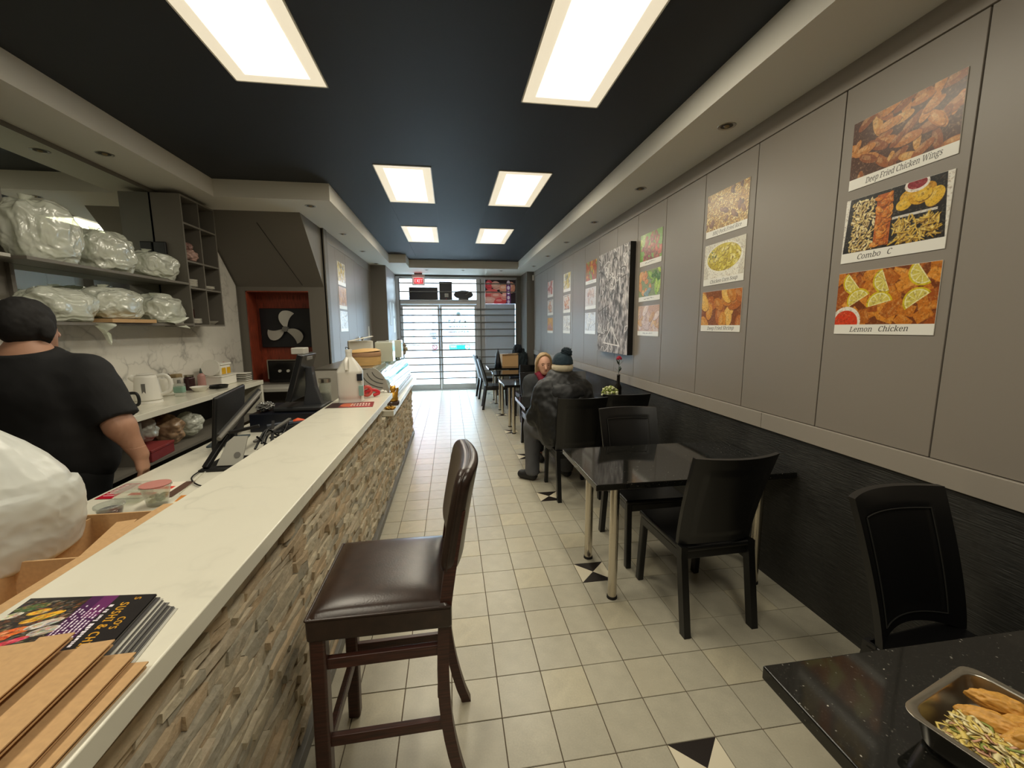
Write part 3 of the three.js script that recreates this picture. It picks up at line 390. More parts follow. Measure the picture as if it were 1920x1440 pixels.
// things on the back counter
{
  const y = 0.9705;
  const k = thing('electric_kettle', 'white plastic electric kettle on the back counter', 'kettle', [-2.42, y, -3.66], 0.3);
  mesh('base', cyl(0.088, 0.092, 0.02, 32).translate(0, 0.01, 0), M.white, k); mesh('body', lathe([[0, 0.022], [0.088, 0.022], [0.09, 0.03], [0.086, 0.1], [0.074, 0.205], [0.07, 0.22], [0.03, 0.232], [0, 0.234]], 36), M.white, k); mesh('lid', lathe([[0, 0.236], [0.045, 0.236], [0.06, 0.228]], 28), M.white, k);
  mesh('handle', tube([V(0.06, 0.215, 0), V(0.125, 0.215, 0), V(0.15, 0.17, 0), V(0.14, 0.09, 0), V(0.085, 0.06, 0)], 0.014, 24, 10), M.white, k); mesh('gauge', B(-0.012, 0.012, 0.06, 0.16, 0.078, 0.086), M.grey, k); mesh('spout', rod(V(-0.06, 0.185, 0), V(-0.10, 0.215, 0), 0.03, 0.02), M.white, k);
  const cp = thing('coffee_pot', 'glass coffee pot with dark lid behind the kettle', 'coffee pot', [-2.44, y, -3.38], 0.2);
  mesh('jug', lathe([[0, 0], [0.065, 0], [0.08, 0.03], [0.075, 0.08], [0.05, 0.12], [0.048, 0.12], [0.07, 0.08], [0.075, 0.03], [0.06, 0.006], [0, 0.006]], 32), M.clear, cp); mesh('lid', lathe([[0, 0.15], [0.05, 0.145], [0.066, 0.13], [0.066, 0.115], [0, 0.115]], 28), M.black, cp); mesh('knob', new THREE.SphereGeometry(0.014, 14, 10).translate(0, 0.16, 0), M.black, cp); mesh('handle', tube([V(0.06, 0.115, 0), V(0.115, 0.11, 0), V(0.12, 0.03, 0), V(0.08, 0.02, 0)], 0.011, 20, 8), M.black, cp);
  const mug = thing('milk_jug', 'white jug with a slender handle behind the spray bottle', 'jug', [-2.50, y, -4.02], -0.6); mesh('body', lathe([[0, 0], [0.05, 0], [0.052, 0.02], [0.045, 0.15], [0.043, 0.15], [0.045, 0.02], [0, 0.01]], 28), M.white, mug); mesh('handle', tube([V(0.045, 0.13, 0), V(0.09, 0.12, 0), V(0.088, 0.05, 0), V(0.05, 0.03, 0)], 0.007, 20, 8), M.white, mug);
  const gs = thing('sanitizer_bottle', 'clear bottle with a green label on the back counter', 'bottle', [-2.36, y, -3.95]); mesh('body', RB(-0.04, 0.04, 0, 0.115, -0.025, 0.025, 0.012, 3), M.clear, gs); mesh('label_band', RB(-0.0405, 0.0405, 0.03, 0.09, -0.0255, 0.0255, 0.012, 3), mat('#7fa391', 0.5), gs); mesh('cap', cyl(0.012, 0.014, 0.03, 16).translate(0, 0.13, 0), M.grey, gs);
  const sj = thing('sauce_jar', 'dark jam jar with a steel lid on the back counter', 'jar', [-2.50, y, -4.34]); mesh('glass', lathe([[0, 0], [0.042, 0], [0.045, 0.01], [0.045, 0.11], [0.036, 0.13], [0, 0.13]]), mat('#3b2526', 0.12), sj); mesh('lid', cyl(0.04, 0.04, 0.018).translate(0, 0.14, 0), M.steel, sj);
  const sq = thing('squeeze_bottle', 'pink sauce bottle with a green nozzle on the back counter', 'bottle', [-2.48, y, -4.50]); mesh('body', lathe([[0, 0], [0.034, 0], [0.036, 0.01], [0.034, 0.12], [0.015, 0.145], [0, 0.145]]), mat('#b98b83', 0.3), sq); mesh('nozzle', cyl(0.003, 0.014, 0.05, 14).translate(0, 0.17, 0), mat('#26362c', 0.4), sq);
  const tb = thing('brush_holder', 'grey tub holding a brown brush on the back counter', 'tub', [-2.55, y, -4.20]); mesh('tub', lathe([[0, 0], [0.05, 0], [0.055, 0.14], [0.052, 0.14], [0.047, 0.005], [0, 0.005]]), M.lightgrey, tb); mesh('brush_handle', rod(V(-0.02, 0.03, 0.01), V(0.03, 0.18, 0.12), 0.012), mat('#332a22', 0.6), tb); mesh('brush_head', RB(-0.03, 0.04, 0.13, 0.17, -0.07, 0.02, 0.01, 2), mat('#8d7a55', 0.7), tb);
  tag(mesh('white_bowl', lathe([[0, 0], [0.04, 0], [0.075, 0.045], [0.078, 0.045], [0.045, 0.004], [0, 0.004]], 32).translate(-2.36, y, -4.24), M.white), 'small white bowl near the counter edge', 'bowl');
  const pn2 = thing('small_pan', 'small black-handled pan lying on the back counter', 'pan', [-2.30, y, -4.44], 0.4); mesh('body', lathe([[0, 0.004], [0.07, 0.004], [0.082, 0.03], [0.085, 0.03], [0.074, 0], [0, 0]], 28), M.black, pn2); mesh('handle', beam(V(0.02, 0.03, 0.08), V(0.06, 0.045, 0.24), 0.022, 0.012), M.black, pn2);
  const bx = thing('white_tub', 'white plastic tub holding the yellow-labelled tub', 'tub', [-2.43, y, -4.72]); mesh('body', RB(-0.10, 0.10, 0, 0.10, -0.15, 0.15, 0.012, 3), M.white, bx); mesh('rim', RB(-0.108, 0.108, 0.09, 0.102, -0.158, 0.158, 0.006, 2), M.white, bx);
  const yt = thing('yellow_label_tub', 'white tub with a yellow label and a lid leaning beside it', 'tub', [-2.43, y + 0.1025, -4.72]); mesh('body', RB(-0.075, 0.075, 0, 0.105, -0.10, 0.10, 0.02, 3), M.white, yt); mesh('label_band', RB(0.0752, 0.0762, 0.012, 0.078, -0.085, 0.085, 0.0004, 1), mat('#d9a81f', 0.5), yt); mesh('label_stripe', RB(0.0764, 0.077, 0.012, 0.078, -0.008, 0.008, 0.0002, 1), M.white, yt); mesh('lid', RB(-0.082, 0.082, 0.105, 0.125, -0.108, 0.108, 0.008, 2), M.white, yt);
  tag(mesh('white_disc', cyl(0.085, 0.085, 0.014, 36).rotateX(1.32).translate(-2.43, y + 0.19, -4.585), M.white), 'round white lid propped against the tubs', 'lid');
  for (let k2 = 0; k2 < 5; k2++) tag(mesh('tray', RB(-2.55 + k2 * 0.003, -2.25, y + 0.006 + k2 * 0.020, y + 0.014 + k2 * 0.020, -5.04, -4.90, 0.003, 1), k2 & 1 ? M.lightgrey : M.white), 'thin white tray in the stack at the counter end', 'tray', 'trays at the counter end');
  tag(mesh('candy_cane', tube([V(-2.52, 1.10, -4.97), V(-2.52, 1.16, -4.97), V(-2.50, 1.185, -4.97), V(-2.475, 1.17, -4.97)], 0.008, 18, 8), mat('#c4694f', 0.4)), 'red and white curled ornament above the trays', 'ornament');
  // things on the shelf below
  const pk = thing('packet_pile', 'shiny red and clear packets under the back counter', 'packets', [-2.42, 0.58, -3.75]); mesh('packet', lump(0.11, 3, 0.45, 1.3, 1, 3).translate(0, 0.225, 0.42), mat('#6d1622', 0.2), pk); mesh('packet', lump(0.10, 13, 0.45, 1.3, 1, 3).translate(0.06, 0.215, 0.30), M.film, pk); mesh('packet', lump(0.12, 23, 0.45, 1.3, 1, 3).translate(0.06, 0.15, 0.02), mat('#a88a6c', 0.22), pk); mesh('packet', lump(0.10, 33, 0.45, 1.3, 1, 3).translate(0.1, 0.14, -0.2), M.film, pk); mesh('packet', lump(0.09, 43, 0.45, 1.3, 0.9, 3).translate(-0.05, 0.25, 0.15), mat('#7b4a38', 0.22), pk);
const rb = thing('red_carton', 'dull red cardboard carton on the shelf under the back counter', 'carton', [-2.30, 0.596, -3.37], 0.1); mesh('body', RB(-0.10, 0.12, 0, 0.085, -0.15, 0.15, 0.004, 1), mat('#7d2b2c', 0.6), rb); mesh('lid', RB(-0.104, 0.124, 0.07, 0.09, -0.154, 0.154, 0.004, 1), mat('#86302f', 0.6), rb);
}
// nook: extractor fan on a black board, cooker below
{
  const f = thing('extractor_fan', 'black extractor fan with three grey blades in the nook', 'fan', [-2.17, 1.545, -5.885]);
  mesh('board', RB(-0.30, 0.385, -0.24, 0.27, -0.04, 0.0, 0.006, 1), mat('#17181c', 0.45), f); mesh('hub', cyl(0.035, 0.035, 0.06, 20).rotateX(Math.PI / 2).translate(0.02, 0, 0.03), M.grey, f);
  const bl = new THREE.Shape(); bl.moveTo(-0.015, 0.03); bl.bezierCurveTo(-0.09, 0.10, -0.09, 0.20, -0.02, 0.235); bl.bezierCurveTo(0.04, 0.25, 0.09, 0.225, 0.11, 0.20); bl.bezierCurveTo(0.05, 0.16, 0.03, 0.09, 0.02, 0.03); bl.closePath();
  for (let k = 0; k < 3; k++) mesh('blade', prism(bl, 0.006, 0.001).rotateY(0.28).rotateZ(k * 2.094).translate(0.02, 0, 0.03), mat('#b5b2a8', 0.5), f);
  const ck = thing('countertop_cooker', 'dark appliance with a steel frame inside the nook', 'cooker', [-2.12, 0.861, -5.735]); mesh('body', RB(-0.2, 0.2, 0, 0.28, -0.18, 0.09, 0.01, 2), M.blackGloss, ck); mesh('frame', [rod(V(-0.2, 0.05, 0.10), V(-0.2, 0.29, 0.10), 0.008), rod(V(-0.2, 0.29, 0.10), V(0.2, 0.29, 0.10), 0.008), rod(V(0.2, 0.29, 0.10), V(0.2, 0.05, 0.10), 0.008)], M.steel, ck); mesh('dial', cyl(0.018, 0.018, 0.02, 18).rotateX(Math.PI / 2).translate(-0.06, 0.15, 0.10), M.lightgrey, ck); mesh('dial', cyl(0.018, 0.018, 0.02, 18).rotateX(Math.PI / 2).translate(0.04, 0.15, 0.10), M.lightgrey, ck);
  const lc = thing('prep_table', 'grey prep table standing below the nook', 'table', [-2.0, 0, -5.42]); mesh('top', RB(-0.42, 0.38, 0.80, 0.84, -0.2, 0.2, 0.004, 1), M.lightgrey, lc); for (const [a, b] of [[-0.38, -0.17], [0.34, -0.17], [-0.38, 0.17], [0.34, 0.17]]) mesh('leg', B(a - 0.015, a + 0.015, 0, 0.8, b - 0.015, b + 0.015), M.steel, lc);
}
// door knob and switch on the far left wall
{ const k = thing('chrome_knob', 'round chrome door knob on the flush panelled door', 'knob', [-1.565, 1.367, -7.47]); mesh('rose', cyl(0.034, 0.034, 0.008, 28).rotateZ(Math.PI / 2).translate(0.004, 0, 0), M.chrome, k); mesh('ball', new THREE.SphereGeometry(0.034, 24, 18).scale(0.85, 1, 1).translate(0.055, 0, 0), M.chrome, k); mesh('neck', cyl(0.014, 0.014, 0.04, 16).rotateZ(Math.PI / 2).translate(0.025, 0, 0), M.chrome, k);
  const s = thing('switch_plate', 'tall white switch plate beside the flush door', 'switch', [-1.565, 1.47, -8.35]); mesh('plate', RB(0, 0.008, -0.11, 0.11, -0.04, 0.04, 0.003, 1), M.white, s); mesh('rocker', RB(0.008, 0.014, -0.03, 0.03, -0.012, 0.012, 0.002, 1), M.white, s); }
// ------------------------------------------------------------------ things on the bar and the work counter
{
  const y = 1.0005;
  // cardboard tray box with dividers
  const b = thing('cardboard_box', 'open brown cardboard tray box with dividers beside the bar', 'box', [-1.19, 0.8505, -0.98]);
  const t = 0.006, hx = 0.265, hz = 0.47, h = 0.115;
  mesh('bottom', B(-hx, hx, 0, t, -hz, hz), M.card, b);
  mesh('wall', B(-hx, hx, t, h, -hz, -hz + t), M.card, b); mesh('wall', B(-hx, hx, t, h, hz - t, hz), M.card, b); mesh('wall', B(-hx, -hx + t, t, h, -hz + t, hz - t), M.card, b); mesh('wall', B(hx - t, hx, t, h + 0.02, -hz + t, hz - t), M.card, b);
  mesh('rim_fold', RB(hx - 0.03, hx + 0.004, h + 0.012, h + 0.022, -hz, hz, 0.003, 1), M.card, b);
  mesh('divider', B(0.02, 0.02 + t, t, h - 0.01, -hz + t, hz - t), M.card, b); for (const z of [-0.22, 0.02, 0.26]) mesh('divider', B(-hx + t, hx - t, t, h - 0.015, z, z + t), M.card, b);
  mesh('corner_flap', beam(V(hx - 0.10, h - 0.005, -hz + 0.06), V(hx - 0.02, h - 0.002, -hz + 0.34), 0.05, 0.005), M.card, b);
  // bulging white carrier bag
  const bag = thing('carrier_bag', 'bulging translucent white carrier bag standing in the cardboard box', 'bag', [-1.285, 0.898, -1.27]);
  const PR = [[0, 0.11], [0.06, 0.145], [0.2, 0.163], [0.35, 0.174], [0.46, 0.174], [0.56, 0.162], [0.66, 0.136], [0.76, 0.10], [0.85, 0.062], [0.93, 0.035], [1, 0.03]]; const prof = (v) => { for (let i = 1; i < PR.length; i++) if (v <= PR[i][0]) { const [a, b] = PR[i - 1], [c, d] = PR[i]; return b + (d - b) * (v - a) / (c - a); } return 0.03; };
  const g = mergeVertices(grid(160, 90, (u, v) => { const a = u * Math.PI * 2, r = prof(v) * (1 + 0.10 * Math.cos(2 * a + 0.5) + (0.02 + 0.10 * v) * 0.35 * Math.abs(Math.sin(5 * a + 2.5 * v + 1.5 * noise.noise(Math.cos(a), Math.sin(a), v))) + 0.035 * noise.noise(Math.cos(a) * 2.2, Math.sin(a) * 2.2, v * 5) + 0.012 * (1 - 2 * Math.abs(noise.noise(Math.cos(a) * 6, Math.sin(a) * 6, v * 12)))); const sq = 1 / Math.max(Math.abs(Math.cos(a)), Math.abs(Math.sin(a))); const k = v < 0.5 ? Math.pow(sq, 0.55 * (1 - v)) : 1; return V(Math.cos(a) * r * k - 0.02 * v, v * 0.455, Math.sin(a) * r * k * 1.0); }).deleteAttribute('uv'), 1e-4); g.computeVertexNormals();
  mesh('bag_skin', g, mat('#eef0ea', 0.34, { transmission: 0.28, thickness: 0 }), bag);
  mesh('bag_base', new THREE.CircleGeometry(0.105, 24).rotateX(-Math.PI / 2).translate(0, 0.002, 0), mat('#eef0ea', 0.4), bag);
  mesh('contents', [RB(-0.11, 0.11, 0.01, 0.09, -0.10, 0.10, 0.02, 2), RB(-0.10, 0.10, 0.10, 0.18, -0.10, 0.10, 0.02, 2), RB(-0.09, 0.09, 0.19, 0.24, -0.09, 0.09, 0.02, 2)], mat('#d9dcd6', 0.6), bag).userData.kind = 'stuff';
  mesh('twist_tie', new THREE.TorusGeometry(0.027, 0.008, 8, 20).rotateX(Math.PI / 2).translate(-0.02, 0.428, 0), M.red, bag);
  // flyers, sauce cup and salad cup on the work counter
  const paper = (name, label, pts, yy, draw, w = 256, h2 = 192) => { const [a, bb, c, d] = pts.map(([x, z]) => V(x, yy, z)); const gg = grid(1, 1, (u, v) => d.clone().lerp(c, u).lerp(a.clone().lerp(bb, u), v)); const o = tag(new THREE.Group(), label, 'flyer'); o.name = numbered(name); scene.add(o); mesh('print', gg, mat('#ffffff', 0.4, { map: canvasTex(w, h2, draw) }), o); mesh('sheet', gg.clone().translate(0, -0.0012, 0), M.whiteMatt, o); return o; };
  paper('menu_flyer', 'white and red menu flyer on the work counter by the bag', [[-1.50, -2.06], [-1.20, -2.045], [-1.19, -1.86], [-1.50, -1.885]], 0.8525, (x, w, h2) => { x.fillStyle = '#f3ead8'; x.fillRect(0, 0, w, h2); x.fillStyle = '#b5142c'; x.fillRect(0, 0, 56, h2); x.fillStyle = '#e8402f'; x.fillRect(110, 60, 100, 34); x.fillStyle = '#e5cfa4'; x.fillRect(70, 66, 40, 26); x.fillStyle = '#5d4034'; x.fillRect(222, 0, 34, h2); x.fillStyle = '#f7dfe0'; for (let k = 0; k < 7; k++) x.fillRect(8, 20 + k * 22, 36, 7); x.fillStyle = '#c9563a'; x.fillRect(90, 130, 90, 30); });
  paper('menu_flyer', 'orange-edged menu corner under the salad cup', [[-1.16, -1.87], [-1.02, -1.88], [-1.02, -1.78], [-1.14, -1.76]], 0.8525, (x, w, h2) => { x.fillStyle = '#d98a3a'; x.fillRect(0, 0, w, h2); x.fillStyle = '#f0e2c0'; x.fillRect(0, h2 * 0.6, w, h2 * 0.4); });
  paper('menu_flyer', 'red printed napkin packet by the sauce cup', [[-1.26, -1.72], [-1.08, -1.72], [-1.08, -1.60], [-1.28, -1.60]], 0.8525, (x, w, h2) => { x.fillStyle = '#d6c9b8'; x.fillRect(0, 0, w, h2); x.fillStyle = '#b8412f'; x.fillRect(0, 40, 150, 90); x.fillStyle = '#3a3330'; x.fillRect(170, 80, 60, 20); });
  const sc = thing('sauce_cup', 'clear cup of dark soy sauce by the cardboard box', 'cup', [-1.305, 0.8505, -1.70]); mesh('cup', lathe([[0, 0], [0.03, 0], [0.038, 0.036], [0.042, 0.037], [0.042, 0.040], [0.036, 0.040], [0.029, 0.002], [0, 0.002]], 32), M.clear, sc); mesh('sauce', lathe([[0, 0.003], [0.029, 0.003], [0.034, 0.026], [0, 0.026]], 28), mat('#2a1216', 0.1), sc); mesh('lid', lathe([[0, 0.041], [0.034, 0.041], [0.041, 0.044], [0.042, 0.040]], 28), M.clear, sc); sc.scale.setScalar(1.12);
  const sl = thing('salad_cup', 'clear plastic cup with pink lid and green salad', 'cup', [-1.20, 0.854, -1.79]); mesh('cup', lathe([[0, 0], [0.034, 0], [0.05, 0.075], [0.054, 0.076], [0.053, 0.079], [0.048, 0.078], [0.033, 0.003], [0, 0.003]], 32), M.clear, sl); mesh('lid', lathe([[0, 0.0795], [0.05, 0.0795], [0.052, 0.084], [0, 0.082]], 28), mat('#c7857c', 0.35), sl); const R = mulberry(8); for (let k = 0; k < 7; k++) mesh('salad_leaf', lump(0.014, k, 0.8, 2, 0.5, 1).translate((R() - 0.5) * 0.04, 0.012 + R() * 0.03, (R() - 0.5) * 0.04), mat(k % 3 ? '#6d8f54' : '#cfd8ae', 0.5), sl);
  tag(mesh('plastic_fork', [beam(V(-1.16, 0.862, -1.86), V(-1.05, 0.955, -1.86), 0.008, 0.004)], M.clear), 'clear plastic fork leaning by the salad cup', 'fork');
  const ov = thing('clear_container', 'clear lidded takeout container beside the bag', 'container', [-1.33, 0.854, -1.86]); mesh('base', RB(-0.045, 0.045, 0, 0.05, -0.05, 0.05, 0.012, 3), M.clear, ov); mesh('lid', RB(-0.05, 0.05, 0.045, 0.058, -0.055, 0.055, 0.005, 2), M.clear, ov);
  // stack of black and purple flyers on the bar
  const flyT = canvasTex(512, 384, (x, w, h2) => {
    x.fillStyle = '#231f20'; x.fillRect(0, 0, w, h2); const Q = mulberry(3);
    x.fillStyle = '#4a1d4f'; x.fillRect(250, 0, 110, h2); x.fillStyle = '#6b2a63'; x.fillRect(300, 0, 60, h2 * 0.35);
    for (const [cx, cy, rx, ry, c, a] of [[60, 250, 70, 26, '#e8481f', -0.5], [110, 200, 60, 22, '#f06a2a', -0.4], [40, 330, 60, 30, '#f07c3a', -0.3], [150, 120, 70, 18, '#f2b11f', -0.5], [110, 90, 40, 14, '#f7c63a', -0.4], [190, 160, 60, 20, '#d9d5cf', -0.5], [220, 200, 50, 24, '#bdbab6', -0.4], [235, 290, 26, 22, '#d8125c', 0], [60, 60, 60, 22, '#3a5a2c', -0.3], [20, 110, 40, 16, '#efe9da', -0.5], [170, 300, 60, 20, '#e4e0da', -0.5], [120, 350, 80, 18, '#44403a', -0.3], [150, 250, 50, 14, '#e23a5c', -0.5]]) { x.fillStyle = c; x.beginPath(); x.ellipse(cx, cy, rx, ry, a, 0, 7); x.fill(); for (let k = 0; k < 10; k++) { x.fillStyle = `rgba(${255 * (Q() > 0.5)},${200 * (Q() > 0.5)},${160 * (Q() > 0.5)},0.15)`; x.beginPath(); x.ellipse(cx + (Q() - 0.5) * rx * 1.6, cy + (Q() - 0.5) * ry * 1.6, 5 + 12 * Q(), 3 + 4 * Q(), a, 0, 7); x.fill(); } }
    for (let k = 0; k < 1800; k++) { const g = ['40,20,10', '255,240,220', '240,120,40', '90,110,60'][(Q() * 4) | 0]; x.fillStyle = `rgba(${g},${0.10 + Q() * 0.25})`; x.beginPath(); x.ellipse(Q() * 250, 20 + Q() * 350, 2 + Q() * 12, 1 + Q() * 3, -0.5 + (Q() - 0.5), 0, 7); x.fill(); } x.save(); x.translate(w, 0); x.rotate(Math.PI / 2); x.fillStyle = '#d49a2b'; x.font = 'bold 46px sans-serif'; x.fillText('SUSHI & CHIN', 46, 110); x.font = 'bold 38px sans-serif'; x.fillText('CO\u2019S', 150, 62); x.fillStyle = '#c9922c'; x.fillText('S', 14, 76); x.fillStyle = '#f1e9f2'; for (let k = 0; k < 8; k++) { let px = 60 + (k % 3) * 18; const hh = k ? 8 : 18; while (px < 330) { const ww = 5 + Q() * 12; x.fillRect(px, 132 + (k ? 12 + k * 15 : 0), ww, hh * (0.6 + 0.4 * Q())); px += ww + (Q() < 0.2 ? 14 : 3); } } x.restore();
  });
  const st = [[-0.845, -0.885], [-0.605, -0.862], [-0.587, -0.70], [-0.83, -0.70]];
  for (let k = 0; k < 18; k++) { const R2 = mulberry(k + 50), dx = 0.045 * (1 - k / 17) + (R2() - 0.5) * 0.008, dz = 0.012 * (1 - k / 17) + (R2() - 0.5) * 0.006; const sh = new THREE.Shape(); st.forEach(([a, c], i) => i ? sh.lineTo(a + dx, -(c + dz)) : sh.moveTo(a + dx, -(c + dz))); sh.closePath(); const lay = prism(sh, 0.0014).rotateX(-Math.PI / 2).translate(0, y + k * 0.00158, 0); if (k < 17) tag(mesh('flyer', lay, [M.lightgrey, M.grey, mat('#4a4848', 0.4)][k % 3]), 'grey-edged flyer in the stack on the bar', 'flyer', 'flyers stacked on the bar'); else { const o = tag(new THREE.Group(), 'black and purple sushi flyer on top of the stack', 'flyer'); o.name = numbered('flyer'); scene.add(o); mesh('sheet', lay, M.black, o); const [a, bb, c, d] = st.map(([px, pz]) => V(px + dx, y + 0.0302, pz + dz)); mesh('print', grid(1, 1, (u, v) => d.clone().lerp(c, u).lerp(a.clone().lerp(bb, u), v)), mat('#ffffff', 0.3, { map: flyT }), o); } }
  // flattened brown takeout cartons at the corner of the bar
  const carton = (x, z, w, d, yy, tilt, turn, label) => { const o = thing('folded_carton', label, 'carton', [x, yy, z], turn); o.rotation.z = tilt; mesh('panel', RB(-w / 2, w / 2, 0, 0.0035, -d / 2, d / 2, 0.0012, 1), M.card, o); mesh('panel', RB(-w / 2 + 0.004, w / 2 - 0.012, 0.0048, 0.0078, -d / 2 + 0.003, d / 2 - 0.004, 0.001, 1), M.card, o); mesh('flap', RB(w / 2 - 0.045, w / 2 + 0.004, 0.009, 0.012, -d / 2, d / 2 - 0.02, 0.001, 1), M.card, o); };
  carton(-0.585, -0.52, 0.13, 0.36, y, 0, -0.02, 'lowest flattened brown carton at the bar edge');
  carton(-0.60, -0.525, 0.13, 0.36, y + 0.0135, 0, 0.02, 'flattened brown carton resting on the lowest one');
  carton(-0.63, -0.525, 0.13, 0.37, y + 0.034, 0.04, 0.03, 'tilted flattened brown carton overlapping the flyers');
  carton(-0.73, -0.52, 0.22, 0.38, y + 0.052, 0.02, 0.05, 'topmost wide flattened brown carton beside the flyers');
  // far end of the bar
  paper('menu_flyer', 'red and brown food flyer lying under the plastic jug', [[-0.885, -3.19], [-0.585, -3.20], [-0.56, -2.99], [-0.885, -2.99]], y + 0.0015, (x, w, h2) => { x.fillStyle = '#8a2a2c'; x.fillRect(0, 0, w, h2); x.fillStyle = '#3c2226'; x.fillRect(0, 0, 70, h2); x.fillStyle = '#d9673a'; x.beginPath(); x.ellipse(110, 100, 40, 60, 0, 0, 7); x.fill(); x.fillStyle = '#f0cfc0'; for (let k = 0; k < 7; k++) { x.fillRect(130 + k * 16, 50, 9, 44); x.fillRect(130 + k * 16, 112, 10, 30); } x.fillStyle = '#c2343a'; x.fillRect(120, 160, 130, 26); });
  const jg = thing('plastic_jug', 'white translucent gallon jug with a small label on the bar', 'jug', [-0.765, y + 0.003, -3.26], 0.1); jg.scale.setScalar(1.13);
  const jb = mergeVertices(grid(64, 40, (u, v) => { const a = u * 6.28318, yy = v * 0.31, k = Math.min(1, Math.max(0, (yy - 0.205) / 0.095)); const r0 = 0.083 * (1 - 0.05 * Math.exp(-(((v - 0.06) / 0.05) ** 2))) + (0.02 - 0.083) * (k * k * 0.25 + k * 0.75); const sq = Math.pow(1 / Math.max(Math.abs(Math.cos(a)), Math.abs(Math.sin(a))), 0.55 * (1 - k)); return V(Math.cos(a) * r0 * sq, yy, Math.sin(a) * r0 * sq); }).deleteAttribute('uv'), 1e-5); jb.computeVertexNormals();
  mesh('body', jb, mat('#efece2', 0.4, { transmission: 0.3, thickness: 0 }), jg); mesh('liquid', RB(-0.072, 0.072, 0.004, 0.20, -0.072, 0.072, 0.02, 3), mat('#e3d9cd', 0.3), jg); mesh('neck', cyl(0.0205, 0.0205, 0.03, 24).translate(0, 0.318, 0), M.white, jg); mesh('cap', cyl(0.0225, 0.0225, 0.018, 24).translate(0, 0.338, 0), M.white, jg);
  mesh('dark_label', B(0.052, 0.0855, 0.145, 0.19, 0.058, 0.0872), M.navy, jg); mesh('green_label', B(0.060, 0.0865, 0.045, 0.11, 0.058, 0.0868), mat('#7fa39a', 0.5), jg); mesh('handle', tube([V(-0.01, 0.29, 0.04), V(-0.01, 0.27, 0.085), V(-0.01, 0.22, 0.092)], 0.012, 16, 8), mat('#efece2', 0.4), jg);
  const tr = thing('red_tape_holder', 'red plastic tape holder behind the jug', 'tape holder', [-0.66, y, -3.42], 0.4); mesh('loop', tube([V(-0.07, 0.02, 0), V(-0.02, 0.05, 0), V(0.04, 0.055, 0), V(0.075, 0.03, 0), V(0.03, 0.012, 0)], 0.014, 32, 8), M.red, tr); mesh('roll', new THREE.TorusGeometry(0.034, 0.014, 10, 24).translate(-0.02, 0.052, 0), mat('#d8574f', 0.4), tr);
  const cat = thing('gold_figurine', 'small gold lucky figurine on a dark base before the display case', 'figurine', [-0.545, 0.8405, -3.915]); mesh('base', RB(-0.05, 0.05, 0, 0.035, -0.045, 0.045, 0.006, 2), mat('#3d2a22', 0.5), cat); mesh('body', lathe([[0, 0.035], [0.042, 0.035], [0.047, 0.06], [0.036, 0.105], [0.02, 0.13], [0, 0.135]], 24), M.gold, cat); mesh('head', new THREE.SphereGeometry(0.03, 20, 14).translate(0, 0.15, 0), M.gold, cat); for (const s of [-1, 1]) { mesh('ear', new THREE.ConeGeometry(0.011, 0.022, 10).translate(s * 0.019, 0.18, 0), M.gold, cat); mesh('paw', rod(V(s * 0.035, 0.09, 0.01), V(s * 0.046, s > 0 ? 0.165 : 0.06, 0.02), 0.011), M.gold, cat); }
  const or2 = thing('gold_ornament', 'little gold and bronze ornament at the counter corner', 'ornament', [-0.545, 0.8405, -3.71]); mesh('leaf', lump(0.045, 4, 0.8, 2.2, 0.3, 2).translate(0, 0.012, 0), M.gold, or2); mesh('stem', rod(V(0, 0.01, 0), V(0.012, 0.06, 0.01), 0.008), mat('#5a4a3a', 0.4), or2);
  tag(mesh('white_flowers', [0, 1, 2, 3, 4].map((k) => lump(0.018, k * 3, 0.6, 2.5, 1, 1).translate(-0.625 + 0.02 * Math.cos(k * 2), 0.93 + 0.012 * k, -3.86 + 0.02 * Math.sin(k * 2))).concat([cyl(0.012, 0.016, 0.09, 12).translate(-0.625, 0.886, -3.86)]), M.white), 'small sprig of white flowers beside the figurine', 'flowers');
}
